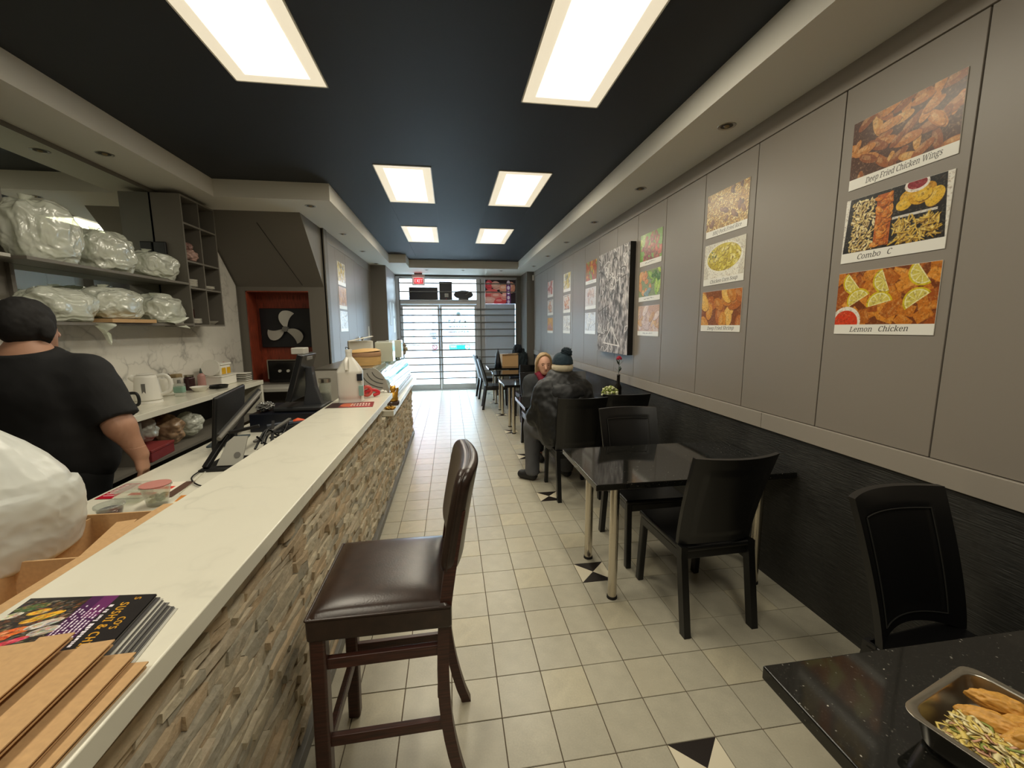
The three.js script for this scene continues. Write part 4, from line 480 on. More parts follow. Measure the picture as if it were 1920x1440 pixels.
// sushi display case with curved glass
{
  const c = thing('display_case', 'refrigerated display case with curved glass and ribbed grey side', 'display case', [0, 0.8405, 0]); const zn = -3.98, zf = -5.98;
  // profile in (x, y) from the staff side to the customers
  const curve = []; for (let k = 0; k <= 16; k++) { const a = k / 16 * 1.35; curve.push([-0.62 - 0.16 + 0.20 * Math.sin(a + 0.22), 0.06 + 0.30 * Math.cos(a + 0.22) + (0)]); }
  const side = [[-1.24, 0], [-1.24, 0.325], [-0.80, 0.325]].concat(curve.slice(1)).concat([[-0.56, 0.0]]);
  for (const z of [zn, zf]) { const s = mesh('side_panel', prism(poly(side), 0.022).translate(0, 0, z - 0.011), mat('#aaa69d', 0.45), c); if (z === zn) for (let k = 0; k < 7; k++) { const pts = []; for (let i = 0; i <= 14; i++) { const a = 3.35 + i / 14 * 1.25, r = 0.10 + k * 0.042; pts.push(V(-0.62 + Math.cos(a) * r * 1.15, 0.325 + Math.sin(a) * r * 0.92 + 0.0, z + 0.012)); } mesh('rib', tube(pts.filter((p) => p.y > 0.02 && p.x > -1.2), 0.004, 20, 6), mat('#4c4a46', 0.5), s); } }
  const gl = grid(20, 1, (u, v) => { const k = u * 16, i = Math.min(15, Math.floor(k)), f = k - i, a = curve[i], b = curve[i + 1]; return V(a[0] + (b[0] - a[0]) * f + 0.002, a[1] + (b[1] - a[1]) * f, zn + (zf - zn) * v); }); mesh('curved_glass', gl, mat('#f4fffb', 0.03, { transmission: 0.9, thickness: 0, ior: 1.5 }), c);
  mesh('top_plate', RB(-1.25, -0.73, 0.325, 0.345, zf, zn, 0.004, 1), M.steel, c); mesh('base', RB(-1.24, -0.545, 0, 0.045, zf, zn, 0.004, 1), M.steel, c); mesh('glass_trim', rod(V(-0.575, 0.05, zn), V(-0.575, 0.05, zf), 0.009), M.steel, c); mesh('back_door', B(-1.24, -1.23, 0.045, 0.325, zf, zn), M.clear, c);
  for (let k = 0; k < 4; k++) mesh('tray', RB(-1.15, -0.68, 0.06, 0.075, zn - 0.05 - k * 0.48 - 0.44, zn - 0.05 - k * 0.48, 0.004, 1), M.white, c); mesh('coil', [0, 1, 2].map((k) => rod(V(-1.05 + k * 0.16, 0.28, zn - 0.03), V(-1.05 + k * 0.16, 0.28, zf + 0.03), 0.01)), M.steel, c).userData.kind = 'stuff';
  const Y = 0.8405 + 0.346;
  const sm = thing('bamboo_steamer', 'round two-tier bamboo steamer on top of the display case', 'steamer', [-0.86, Y + 0.001, -4.32]); mesh('lower_ring', lathe([[0.145, 0.001], [0.155, 0.001], [0.155, 0.085], [0.145, 0.085], [0.145, 0]], 40), M.bamboo, sm); mesh('upper_ring', lathe([[0.147, 0.087], [0.158, 0.087], [0.158, 0.13], [0.147, 0.13], [0.147, 0.087]], 40), mat('#b98f6a', 0.6), sm); mesh('lid', lathe([[0.16, 0.13], [0.165, 0.135], [0.12, 0.155], [0, 0.165]], 40).rotateZ(0.06), M.bamboo, sm); mesh('cord', tube([V(-0.14, 0.165, 0.02), V(-0.17, 0.18, 0.04), V(-0.16, 0.15, 0.06)], 0.004, 12, 6), M.black, sm);
  for (let k = 0; k < 3; k++) { const o = thing('lid_stack', ['stack of clear plastic lids next to the steamer', 'tall stack of clear plastic lids on the display case', 'stack of clear lids toward the door end of the case'][k], 'lids', [[-0.72, Y, -4.72], [-0.76, Y, -5.05], [-0.70, Y, -5.35]][k]); for (let q = 0; q < 7; q++) mesh('lid', RB(-0.09, 0.09, q * 0.03, q * 0.03 + 0.012, -0.09, 0.09, 0.005, 1), M.clear, o); mesh('sleeve', RB(-0.093, 0.093, 0, 0.215, -0.093, 0.093, 0.01, 2), M.film, o); }
  const wb = thing('white_carton', 'tilted white paper carton behind the steamer', 'carton', [-1.03, Y, -4.95], 0.3); mesh('body', RB(-0.13, 0.13, 0, 0.22, -0.1, 0.1, 0.004, 1), M.whiteMatt, wb); mesh('flap', beam(V(-0.13, 0.222, 0.09), V(0.13, 0.275, 0.09), 0.18, 0.003, V(0, 1, 0.01)), M.whiteMatt, wb);
  const bt = thing('dark_bottle', 'small dark bottle at the door end of the case', 'bottle', [-0.68, Y, -5.62]); mesh('body', lathe([[0, 0], [0.035, 0], [0.037, 0.12], [0.015, 0.16], [0.015, 0.2], [0, 0.2]]), M.navy, bt); mesh('cap', cyl(0.017, 0.017, 0.02, 16).translate(0, 0.21, 0), M.black, bt);
  const fl = thing('dried_flowers', 'dried flower arrangement at the end of the display case', 'flowers', [-0.66, Y, -5.86]); mesh('pot', lathe([[0, 0], [0.04, 0], [0.05, 0.05], [0, 0.05]]), mat('#8d8676', 0.6), fl); for (let k = 0; k < 5; k++) mesh('bloom', lump(0.03, k * 5, 0.7, 2, 0.9, 1).translate(0.04 * Math.cos(k * 1.3), 0.075 + 0.012 * k, 0.04 * Math.sin(k * 1.3)), mat(['#a59c84', '#7c7466', '#b9ae93'][k % 3], 0.8), fl);
}
// till area on the work counter
{
  const y = 0.8505;
  const mo = thing('flat_monitor', 'large black flat monitor seen from behind on the work counter', 'monitor', [-1.40, y, -2.76]); mo.rotation.y = 0.2;
  mesh('panel', RB(-0.012, 0.012, 0.015, 0.33, -0.30, 0.30, 0.012, 2).rotateZ(-0.1), M.black, mo); mesh('screen', RB(-0.0145, -0.0125, 0.03, 0.315, -0.285, 0.285, 0.0008, 1).rotateZ(-0.1), M.blackGloss, mo); mesh('foot', RB(-0.09, 0.09, 0, 0.012, -0.12, 0.12, 0.004, 2), mat('#46535a', 0.4), mo); mesh('neck', RB(-0.02, 0.04, 0.01, 0.12, -0.03, 0.03, 0.006, 2), M.black, mo);
  const lt = thing('tilted_tablet', 'tablet till with a grey edge tilted on its stand', 'tablet', [0, 0, 0]); mesh('tablet', beam(V(-1.215, 0.985, -2.29), V(-1.185, 1.16, -2.72), 0.016, 0.07, V(0.3, 1, 0.4)), mat('#1c1c1c', 0.4), lt); mesh('edge', rod(V(-1.195, 0.995, -2.26), V(-1.165, 1.17, -2.69), 0.012), mat('#6e6b64', 0.35), lt); mesh('stand', beam(V(-1.235, y + 0.016, -2.19), V(-1.195, 1.0, -2.34), 0.03, 0.022), M.black, lt); mesh('stand', beam(V(-1.18, 1.01, -2.33), V(-1.04, 1.035, -2.36), 0.02, 0.016), M.black, lt); mesh('foot', RB(-1.26, -1.09, y, y + 0.012, -2.40, -2.17, 0.004, 2), M.black, lt);
  const ch = thing('card_holder', 'grey plastic card holder leaning by the tablet', 'holder', [-1.135, y + 0.014, -2.22]); mesh('plate', prism(poly([[-0.06, 0], [0.055, 0], [0.065, 0.15], [0.0, 0.15], [-0.03, 0.12]]), 0.006, 0.001).rotateX(-0.5), mat('#a9a79d', 0.45), ch); mesh('lens', cyl(0.016, 0.016, 0.004, 18).rotateX(Math.PI / 2 - 0.5).translate(0.03, 0.048, -0.018), M.grey, ch);
  const cd = thing('cash_drawer', 'black cash drawer under the till', 'cash drawer', [-1.175, y, -3.22]); mesh('body', RB(-0.20, 0.24, 0, 0.125, -0.22, 0.24, 0.005, 2), M.navy, cd); mesh('front', RB(0.24, 0.248, 0.012, 0.112, -0.22, 0.22, 0.002, 1), M.black, cd); mesh('lock', cyl(0.011, 0.011, 0.008, 16).rotateZ(Math.PI / 2).translate(0.252, 0.07, 0), M.steel, cd);
  const po = thing('till_terminal', 'black touch-screen till terminal on a curved stand', 'till', [-1.08, y + 0.1255, -3.14]); mesh('base', RB(-0.16, 0.17, 0, 0.035, -0.12, 0.12, 0.014, 3), mat('#2a2b2c', 0.35), po); mesh('stand', prism(poly([[0.02, 0.03], [0.14, 0.03], [0.10, 0.16], [0.085, 0.30], [0.05, 0.30], [0.045, 0.16]]), 0.06, 0.005).translate(0, 0, -0.03), mat('#34363a', 0.3), po); mesh('screen', RB(-0.02, 0.02, 0.06, 0.40, -0.15, 0.15, 0.008, 2).rotateZ(-0.30).translate(-0.06, 0.02, 0), mat('#17181a', 0.3), po); mesh('card_reader', RB(-0.03, 0.055, 0.40, 0.445, -0.05, 0.06, 0.006, 2), M.lightgrey, po); mesh('rear_display', RB(0.02, 0.075, 0.355, 0.385, -0.06, 0.06, 0.006, 2), M.grey, po);
  const kb = thing('keypad', 'black keypad with a cable on the work counter', 'keypad', [-1.02, y, -2.12], 0.5); mesh('body', RB(-0.04, 0.04, 0, 0.022, -0.13, 0.13, 0.008, 2), M.black, kb); for (let i = 0; i < 3; i++) for (let j2 = 0; j2 < 4; j2++) mesh('key', RB(-0.032 + i * 0.024, -0.014 + i * 0.024, 0.022, 0.027, -0.02 + j2 * 0.026, -0.002 + j2 * 0.026, 0.002, 1), M.grey, kb);
  tag(mesh('cable', tube([V(-1.26, y + 0.005, -2.22), V(-1.22, y + 0.012, -2.05), V(-1.12, y + 0.005, -1.96), V(-1.03, y + 0.005, -1.98)], 0.0035, 30, 6), M.black), 'thin black cable trailing across the work counter', 'cable');
  for (const [x, z, a, lb] of [[-0.96, -2.38, 0.1, 'black barcode scanner lying before the cash drawer'], [-0.955, -2.62, 0.05, 'black payment terminal lying beside the cash drawer']]) { const s = thing('handheld_device', lb, 'device', [x, y, z], a); mesh('body', RB(-0.035, 0.035, 0, 0.05, -0.09, 0.09, 0.015, 3), M.black, s); mesh('screen', RB(-0.026, 0.026, 0.05, 0.053, -0.07, 0.0, 0.001, 1), M.blackGloss, s); mesh('trim', beam(V(-0.02, 0.056, 0.02), V(0.02, 0.06, 0.08), 0.012, 0.006), M.lightgrey, s); }
  for (const [x, z, a, lb, yy] of [[-1.06, -2.83, 0.35, 'dark scissors handle with an orange tip on the cash drawer side', y + 0.085], [-0.955, -2.80, 0.15, 'dark marker with an orange tip near the jug', y + 0.09]]) { const s = thing('orange_marker', lb, 'marker', [x, yy, z], a); mesh('barrel', rod(V(-0.13, -0.0, 0), V(0.02, 0.012, 0), 0.012), mat('#2c3340', 0.4), s); mesh('tip', lathe([[0, 0], [0.012, 0], [0.02, 0.03], [0.0, 0.075]], 14).rotateZ(-1.49).translate(0.02, 0.012, 0), M.orange, s); }
  const cr = thing('cable_tangle', 'tangled black cables and brackets beside the tablet', 'cables', [-1.06, y, -2.58]); const R = mulberry(71); for (let k = 0; k < 6; k++) { const p = []; for (let i = 0; i < 5; i++) p.push(V((R() - 0.5) * 0.09, 0.008 + R() * 0.12, -0.2 + i * 0.09 + (R() - 0.5) * 0.05)); mesh('cable', tube(p, 0.006, 24, 6), M.black, cr); } mesh('bracket', beam(V(-0.04, 0.08, 0.16), V(0.04, 0.14, -0.15), 0.02, 0.012), M.grey, cr); mesh('bracket', beam(V(0.04, 0.02, 0.15), V(-0.02, 0.15, -0.05), 0.016, 0.01), M.rubber, cr);
  const fo = thing('foil_wrap', 'crumpled silver foil wrap on top of the cash drawer', 'foil', [-1.315, y + 0.1255, -3.10]); mesh('sheet', lump(0.09, 6, 0.9, 3, 0.32, 3).scale(0.5, 1, 0.9).translate(0.0, 0.034, 0), mat('#8b8a86', 0.25, { metalness: 0.7 }), fo);
  const gc = thing('glass_canister', 'tall clear canister with a steel lid by the jug', 'canister', [-1.02, y, -3.495]); mesh('glass', lathe([[0, 0], [0.045, 0], [0.045, 0.27], [0.042, 0.27], [0.042, 0.004], [0, 0.004]]), M.clear, gc); mesh('lid', cyl(0.047, 0.047, 0.03, 24).translate(0, 0.286, 0), M.steel, gc); mesh('contents', cyl(0.04, 0.04, 0.18, 20).translate(0, 0.095, 0), mat('#6e6a5c', 0.8), gc);
}
// ------------------------------------------------------------------ tables and chairs
const TABLE_LEG = (h) => merge([cyl(0.026, 0.026, h, 24).translate(0, h / 2, 0)]);
const tableGeo = RB(0, 1.185, 0.703, 0.738, -0.33, 0.33, 0.004, 2), legGeo = TABLE_LEG(0.703), footGeo = cyl(0.029, 0.03, 0.014, 24).translate(0, 0.007, 0), plateGeo = cyl(0.045, 0.045, 0.006, 20).translate(0, 0.699, 0);
let table0;
function table(z, label) { if (table0) return dup(table0, [0.735, 0, z], 0, label); const t = table0 = thing('dining_table', label, 'table', [0.735, 0, z], 0, 'black dining tables along the wall'); mesh('tabletop', tableGeo, M.granite, t); for (const [x, zz] of [[0.155, 0.21], [0.155, -0.21], [1.06, 0.21], [1.06, -0.21]]) { const l = mesh('leg', legGeo.clone().translate(x, 0, zz), M.chrome, t); mesh('foot', footGeo.clone().translate(x, 0, zz), M.rubber, l); mesh('mount', plateGeo.clone().translate(x, 0, zz), M.chrome, l); } return t; }
table(-2.295, 'black speckled table between two chairs, chrome legs'); table(-0.47, 'black speckled table carrying the steel pan of food'); table(-4.39, 'black table where the man and woman sit'); table(-6.03, 'black table behind the seated woman'); table(-7.36, 'black table with a chair at its aisle end'); table(-8.44, 'black table next to the shuttered window');
function makeChair(name, label, group) {
  const c = thing(name, label, 'chair', [0, 0, 0], 0, group);
  const zb = (y) => y < 0.45 ? 0.255 - 0.065 * Math.min(1, y / 0.42) : 0.19 + 0.13 * ((y - 0.45) / 0.5) ** 1.35;
  for (const s of [-1, 1]) {
    mesh('leg', beam(V(s * 0.19, 0, -0.235), V(s * 0.185, 0.44, -0.205), 0.036, 0.042, V(0, 0, 1)), M.chair, c);
    mesh('leg', slab(1, 10, (u, v) => V(s * 0.192 + (u - 0.5) * 0.036, v * 0.455, zb(v * 0.455) - 0.022), () => V(0, 0, 0.044)), M.chair, c);
  }
  mesh('seat', RB(-0.21, 0.21, 0.425, 0.455, -0.235, 0.21, 0.012, 3), M.chair, c); mesh('seat_rail', [RB(-0.2, 0.2, 0.375, 0.426, -0.225, -0.20, 0.006, 1), RB(-0.205, -0.178, 0.375, 0.426, -0.21, 0.19, 0.006, 1), RB(0.178, 0.205, 0.375, 0.426, -0.21, 0.19, 0.006, 1), RB(-0.2, 0.2, 0.375, 0.426, 0.165, 0.19, 0.006, 1)], M.chair, c);
  // curved back with a recessed panel
  const W = (y) => 0.205 + 0.018 * ((y - 0.45) / 0.5);
  const f = (u, v) => { const q = u * 2 - 1, arch = v < 0.001 ? 0.05 * (1 - q * q) ** 0.8 : 0; const y0 = 0.455 + 0.028 * Math.max(0, 1 - q * q * 1.2) * (1 - v) ** 6, y = y0 + (0.95 - y0) * v - 0.012 * (q * q) * 0 + arch * 0; const inside = Math.abs(q) < 0.72 && v > 0.10 && v < 0.84; return V(q * W(y), y, zb(y) + 0.055 * (1 - q * q) - 0.04 + (inside ? 0.005 : 0)); };
  mesh('backrest', slab(40, 30, (u, v) => f(1 - u, v), (u, v) => V(0, 0, 0.024)), M.chair, c);
  const line = (a, b, n) => { const p = []; for (let i = 0; i <= n; i++) { const u = a[0] + (b[0] - a[0]) * i / n, v = a[1] + (b[1] - a[1]) * i / n; const q = f(u, v); p.push(V(q.x, q.y, q.z - 0.003)); } return tube(p, 0.0028, n * 2, 6); };
  mesh('back_moulding', [line([0.135, 0.095], [0.135, 0.845], 10), line([0.865, 0.095], [0.865, 0.845], 10), line([0.135, 0.845], [0.865, 0.845], 12), line([0.135, 0.095], [0.865, 0.095], 12)], mat('#2a2a28', 0.28), c);
  return c;
}
const chairA = makeChair('dining_chair', 'black chair on the near side of the empty speckled table, back to the stool');
chairA.position.set(1.325, 0, -2.0); chairA.rotation.y = 0.03;
dup(chairA, [1.30, 0, -2.585], Math.PI - 0.02, 'black chair tucked under the empty speckled table, facing it from beyond');
dup(chairA, [1.655, 0, -0.935], Math.PI + 0.10, 'black chair against the dark dado behind the food pan table');
dup(chairA, [1.115, 0, -3.66], 0.02, 'black chair the man in the bobble hat sits on');
dup(chairA, [1.585, 0, -3.78], -0.04, 'empty black chair beside the man, by the flower bottle');
dup(chairA, [1.12, 0, -5.08], Math.PI, 'black chair the blonde woman sits on');
dup(chairA, [1.60, 0, -5.08], Math.PI + 0.03, 'empty black chair beside the blonde woman');
dup(chairA, [0.84, 0, -7.81], -Math.PI / 2 - 0.04, 'black chair at the aisle end of the table toward the window');
dup(chairA, [0.82, 0, -9.02], -Math.PI / 2 + 0.08, 'black chair at the aisle end of the window-side table');
dup(chairA, [1.30, 0, -6.78], 0.05, 'black chair between the two tables behind the woman');
dup(chairA, [1.50, 0, -9.05], Math.PI - 0.1, 'black chair in front of the shuttered window');
// bar stool
{
  const s = thing('bar_stool', 'dark wooden bar stool with brown leather seat and back', 'stool', [-0.225, 0, -1.365]); const x0 = -0.21, x1 = 0.205, z0 = -0.215, z1 = 0.215;
  const pad = mergeVertices(grid(36, 36, (u, v) => { const a = u * 2 - 1, b = v * 2 - 1, e = 1 - Math.max(Math.abs(a), Math.abs(b)) ** 8; const cr = (1 - a ** 4) * (1 - b ** 4); const sx = 1 - 0.02 * Math.abs(b) ** 6; return V((x0 + x1) / 2 + a * (x1 - x0) / 2 * sx, 0.722 + 0.022 * e ** 0.5 + 0.014 * cr, b * (z1 - z0) / 2); }).deleteAttribute('uv'), 1e-5); pad.computeVertexNormals();
  const st = mesh('seat', merge([pad]).scale(1, 1, 1), M.leather, s); pad.index && 0;
  mesh('seat_skirt', RB(x0 - 0.002, x1 + 0.002, 0.655, 0.728, z0 - 0.002, z1 + 0.002, 0.01, 3), M.leatherSide, s); mesh('piping', [rod(V(x0, 0.726, z0), V(x1, 0.726, z0), 0.004), rod(V(x0, 0.726, z1), V(x1, 0.726, z1), 0.004), rod(V(x0, 0.726, z0), V(x0, 0.726, z1), 0.004)], M.leatherSide, s);
  for (const z of [-0.188, 0.188]) {
    mesh('leg', beam(V(x0 + 0.012, 0, z), V(x0 + 0.026, 0.67, z), 0.046, 0.046, V(1, 0, 0)), M.wood, s);
    mesh('leg', slab(1, 16, (u, v) => { const y = v * 1.02, x = y < 0.66 ? 0.235 - 0.07 * (y / 0.66) ** 0.7 + 0.028 * Math.sin(y / 0.66 * 3.14) * -1 : 0.165 + 0.055 * ((y - 0.66) / 0.36) ** 1.2; return V(x, y, z + (u - 0.5) * 0.034); }, () => V(0.036, 0, 0)), M.wood, s);
    for (const y of [0.30, 0.565]) mesh('stretcher', beam(V(x0 + 0.03, y, z), V(0.18, y + 0.005, z), 0.02, 0.036), M.wood, s);
  }
  mesh('footrest', beam(V(x0 + 0.02, 0.255, -0.18), V(x0 + 0.02, 0.255, 0.18), 0.022, 0.04), M.wood, s); mesh('stretcher', beam(V(0.165, 0.40, -0.18), V(0.165, 0.40, 0.18), 0.02, 0.034), M.wood, s);
  const bkF = (w) => { const xc = 0.19 + 0.06 * Math.max(0, (w.y - 0.8) / 0.34) ** 1.2 + 0.03 * (1 - (w.z / 0.212) ** 2), hy = 0.163, hz = 0.212, r = 0.055, ay = Math.abs(w.y - 0.977) - hy + r, az = Math.abs(w.z) - hz + r; const d2 = Math.min(Math.max(ay, az), 0) + Math.hypot(Math.max(ay, 0), Math.max(az, 0)) - r; const rr2 = 0.02, a = d2 + rr2, b = Math.abs(w.x - xc) - 0.024 - 0.008 * Math.max(0, 1 - (w.z / 0.2) ** 2) + rr2; return Math.min(Math.max(a, b), 0) + Math.hypot(Math.max(a, 0), Math.max(b, 0)) - rr2; };
  mesh('backrest', nets(bkF, V(0.12, 0.79, -0.24), V(0.36, 1.17, 0.24), 0.006), M.leather, s);
  mesh('back_seam', tube(Array.from({ length: 41 }, (_, k) => { const t = k / 40, ang = (t - 0.5) * 2; let yy, zz; if (t < 0.35) { yy = 0.84 + t / 0.35 * 0.25; zz = 0.2125; } else if (t > 0.65) { yy = 0.84 + (1 - t) / 0.35 * 0.25; zz = -0.2125; } else { const u = (t - 0.35) / 0.3; yy = 1.09 + 0.051 * Math.sin(Math.PI * Math.min(1, Math.max(0, u))) ** 0.35; zz = 0.2125 * Math.cos(Math.PI * u); } return V(0.19 + 0.06 * Math.max(0, (yy - 0.8) / 0.34) ** 1.2 + 0.03 * (1 - (zz / 0.212) ** 2), yy, zz); }), 0.0035, 90, 6), M.leather, s);
}
// steel pan of food
{
  const p = thing('food_pan', 'rectangular stainless steel pan on the speckled table', 'pan', [1.042, 0.7385, -0.478], 0.26); const hw = 0.135, hd = 0.165, h = 0.066, ri = 0.012;
  const ring = (w, d, r, y) => { const o = []; for (const [cx, cz, a0] of [[w - r, d - r, 0], [-w + r, d - r, 1], [-w + r, -d + r, 2], [w - r, -d + r, 3]]) for (let k = 0; k <= 6; k++) { const a = (a0 + k / 6) * Math.PI / 2; o.push(V(cx + Math.cos(a) * r, y, cz + Math.sin(a) * r)); } return o; };
  const loops = [ring(hw, hd, 0.03, h - 0.002), ring(hw, hd, 0.03, h), ring(hw - ri, hd - ri, 0.034, h), ring(hw - ri - 0.002, hd - ri - 0.002, 0.034, h - 0.004), ring(hw - 0.024, hd - 0.024, 0.032, 0.012), ring(hw - 0.03, hd - 0.03, 0.028, 0.003), ring(0.01, 0.01, 0.005, 0.002)];
  const skin = (L) => { const pos = [], idx = [], n = L[0].length; L.forEach((l) => l.forEach((q) => pos.push(q.x, q.y, q.z))); for (let j = 0; j + 1 < L.length; j++) for (let i = 0; i < n; i++) { const a = j * n + i, b = j * n + (i + 1) % n, c = a + n, d = b + n; idx.push(a, b, d, a, d, c); } const g = new THREE.BufferGeometry(); g.setAttribute('position', new THREE.Float32BufferAttribute(pos, 3)); g.setIndex(idx); g.computeVertexNormals(); return g; };
  mesh('pan', skin(loops), M.steel, p); mesh('outer_wall', skin([ring(hw, hd, 0.03, h - 0.002), ring(hw - 0.011, hd - 0.011, 0.034, h - 0.004), ring(hw - 0.021, hd - 0.021, 0.033, 0.01), ring(hw - 0.028, hd - 0.028, 0.028, 0.0), ring(0.01, 0.01, 0.005, 0.0)]), M.steel, p);
  // golden fritters
  const R = mulberry(19), fr2 = [[0.02, -0.085, 0.3], [0.055, -0.05, 0.9], [0.02, -0.03, 1.0], [0.06, 0.0, 0.9], [0.025, 0.03, 1.1], [0.065, 0.055, 0.8], [0.04, 0.09, 1.0], [0.07, 0.105, 0.9], [0.075, -0.09, 0.5]];
  const frM = rep(dataTex(128, 128, (u, v) => { const k = 1 + 0.3 * pn(u, v, 9, 2, 3); return [cl(206 * k), cl(152 * k), cl(70 * k)]; }), 0.08), fm = mat('#ffffff', 0.5, { map: frM, metres: 1 });
  fr2.forEach(([x, z, a], k) => { const g = lump(0.029, k * 7, 0.4, 1.5, 0.8, 3).scale(0.68, 0.9, 1.6).rotateY(a).rotateX((R() - 0.5) * 0.4).translate(x, 0.042 + (k % 3) * 0.006, z); const f = thing('fried_fritter', 'golden fried fritter in the steel pan', 'fritter', [1.042, 0.7385, -0.478], 0.26, 'fritters in the steel pan'); mesh('batter', g, fm, f); });
  // shredded cabbage salad: nobody could count the shreds
  const shreds = []; const cols = [[], [], [], []];
  for (let k = 0; k < 900; k++) { const x = -0.098 + R() * 0.105, z = -0.115 + R() * 0.255, L = 0.006 + R() * 0.016; const g = tube([V(-L, (R() - 0.5) * 0.005, 0), V(0, 0.003 + R() * 0.004, (R() - 0.5) * 0.012), V(L, (R() - 0.5) * 0.005, 0)], 0.0012 + R() * 0.0012, 4, 4).scale(1, 0.5, 1.5 + R() * 2).rotateY(R() * 6.3).rotateZ((R() - 0.5) * 0.9).translate(x, 0.030 + R() * 0.012 + 0.014 * (1 - Math.abs(x + 0.045) / 0.05), z); const t = R(); cols[t < 0.48 ? 0 : t < 0.76 ? 1 : t < 0.95 ? 2 : 3].push(g); }
  const sal = thing('cabbage_salad', 'shredded cabbage and carrot salad in the steel pan', 'salad', [1.042, 0.7385, -0.478], 0.26); sal.userData.kind = 'stuff'; cols.forEach((c, k) => { const m = mesh('shreds', c, mat(['#dcc36a', '#e8d9a4', '#d3a283', '#8f9a4c'][k], 0.5), sal); m.userData.kind = 'stuff'; }); mesh('salad_bed', RB(-0.10, 0.005, 0.006, 0.034, -0.125, 0.138, 0.014, 3), mat('#cdb06a', 0.7), sal);
}
// flowers on the couple's table
{
  const b = thing('flower_bottle', 'dark bottle holding a single red artificial rose', 'bottle', [1.80, 0.7385, -4.22]); mesh('bottle', lathe([[0, 0], [0.034, 0], [0.036, 0.01], [0.036, 0.16], [0.018, 0.205], [0.017, 0.29], [0.02, 0.30], [0, 0.30]], 28), mat('#15100d', 0.15), b); mesh('stem', rod(V(0, 0.29, 0), V(0.004, 0.46, 0), 0.003), mat('#2c3a24', 0.6), b);
  for (const [y, a] of [[0.33, 0.2], [0.34, 2.4], [0.325, 4.4], [0.40, 1.0], [0.415, 3.6], [0.405, 5.4]]) { const lf = new THREE.Shape(); lf.moveTo(0, 0); lf.quadraticCurveTo(0.022, 0.03, 0, 0.065); lf.quadraticCurveTo(-0.022, 0.03, 0, 0); mesh('leaf', prism(lf, 0.0015).rotateX(0.7).rotateY(a).translate(0.002, y, 0), mat('#2b3a2b', 0.6), b); }
  for (let k = 0; k < 9; k++) { const a = k * 2.4, r = k < 5 ? 0.022 : 0.01; mesh('petal', new THREE.SphereGeometry(0.018, 12, 8).scale(1, 0.85, 0.45).rotateY(-a + Math.PI / 2).translate(Math.cos(a) * r, 0.475 + (k < 5 ? 0 : 0.012), Math.sin(a) * r), mat('#a8142c', 0.6), b); }
  const p = thing('potted_plant', 'small potted plant with pale green blossoms', 'plant', [1.675, 0.7385, -4.15]); mesh('pot', lathe([[0, 0], [0.032, 0], [0.042, 0.065], [0.038, 0.065], [0.03, 0.05], [0, 0.05]], 24), M.black, p); const R = mulberry(15), gs = [[], []]; for (let k = 0; k < 110; k++) { const a = R() * 6.28, e = R() * 1.5, r = 0.05 + R() * 0.045; gs[k & 1].push(lump(0.009 + R() * 0.006, k, 0.5, 2, 1, 1).translate(Math.cos(a) * Math.cos(e) * r, 0.115 + Math.sin(e) * r * 0.9 - 0.02, Math.sin(a) * Math.cos(e) * r)); } gs.forEach((g, k) => { const m = mesh('blossoms', g, mat(k ? '#dfe0b4' : '#8f9a4e', 0.7), p); m.userData.kind = 'stuff'; });
}
// far table clutter by the window
{
  const c = thing('brown_carton', 'brown cardboard carton on the table by the shuttered window', 'carton', [1.20, 0.7385, -8.50], 0.1); mesh('body', RB(-0.17, 0.17, 0, 0.25, -0.12, 0.12, 0.004, 1), M.card, c); mesh('flap', beam(V(-0.17, 0.253, 0.1), V(0.17, 0.27, 0.1), 0.1, 0.004), M.card, c);
  const u = thing('folded_umbrella', 'dark folded umbrella standing on the window table', 'umbrella', [0.955, 0.7385, -8.38]); mesh('canopy', lathe([[0, 0], [0.075, 0.0], [0.06, 0.10], [0.035, 0.26], [0.012, 0.34], [0, 0.35]], 14), M.navy, u); mesh('tip', cyl(0.006, 0.006, 0.03, 10).translate(0, 0.36, 0), M.black, u);
  const j = thing('dark_jacket', 'dark teal jacket draped over a chair by the window', 'jacket', [1.50, 0.50, -9.05]); mesh('cloth', lump(0.2, 9, 0.6, 1.6, 1.45, 3).scale(0.95, 1, 0.42).translate(0, 0.28, 0.0), mat('#1f2b30', 0.85), j); mesh('hood', lump(0.1, 29, 0.5, 1.6, 1.1, 2).translate(-0.02, 0.56, 0.0), mat('#18202a', 0.85), j);
}
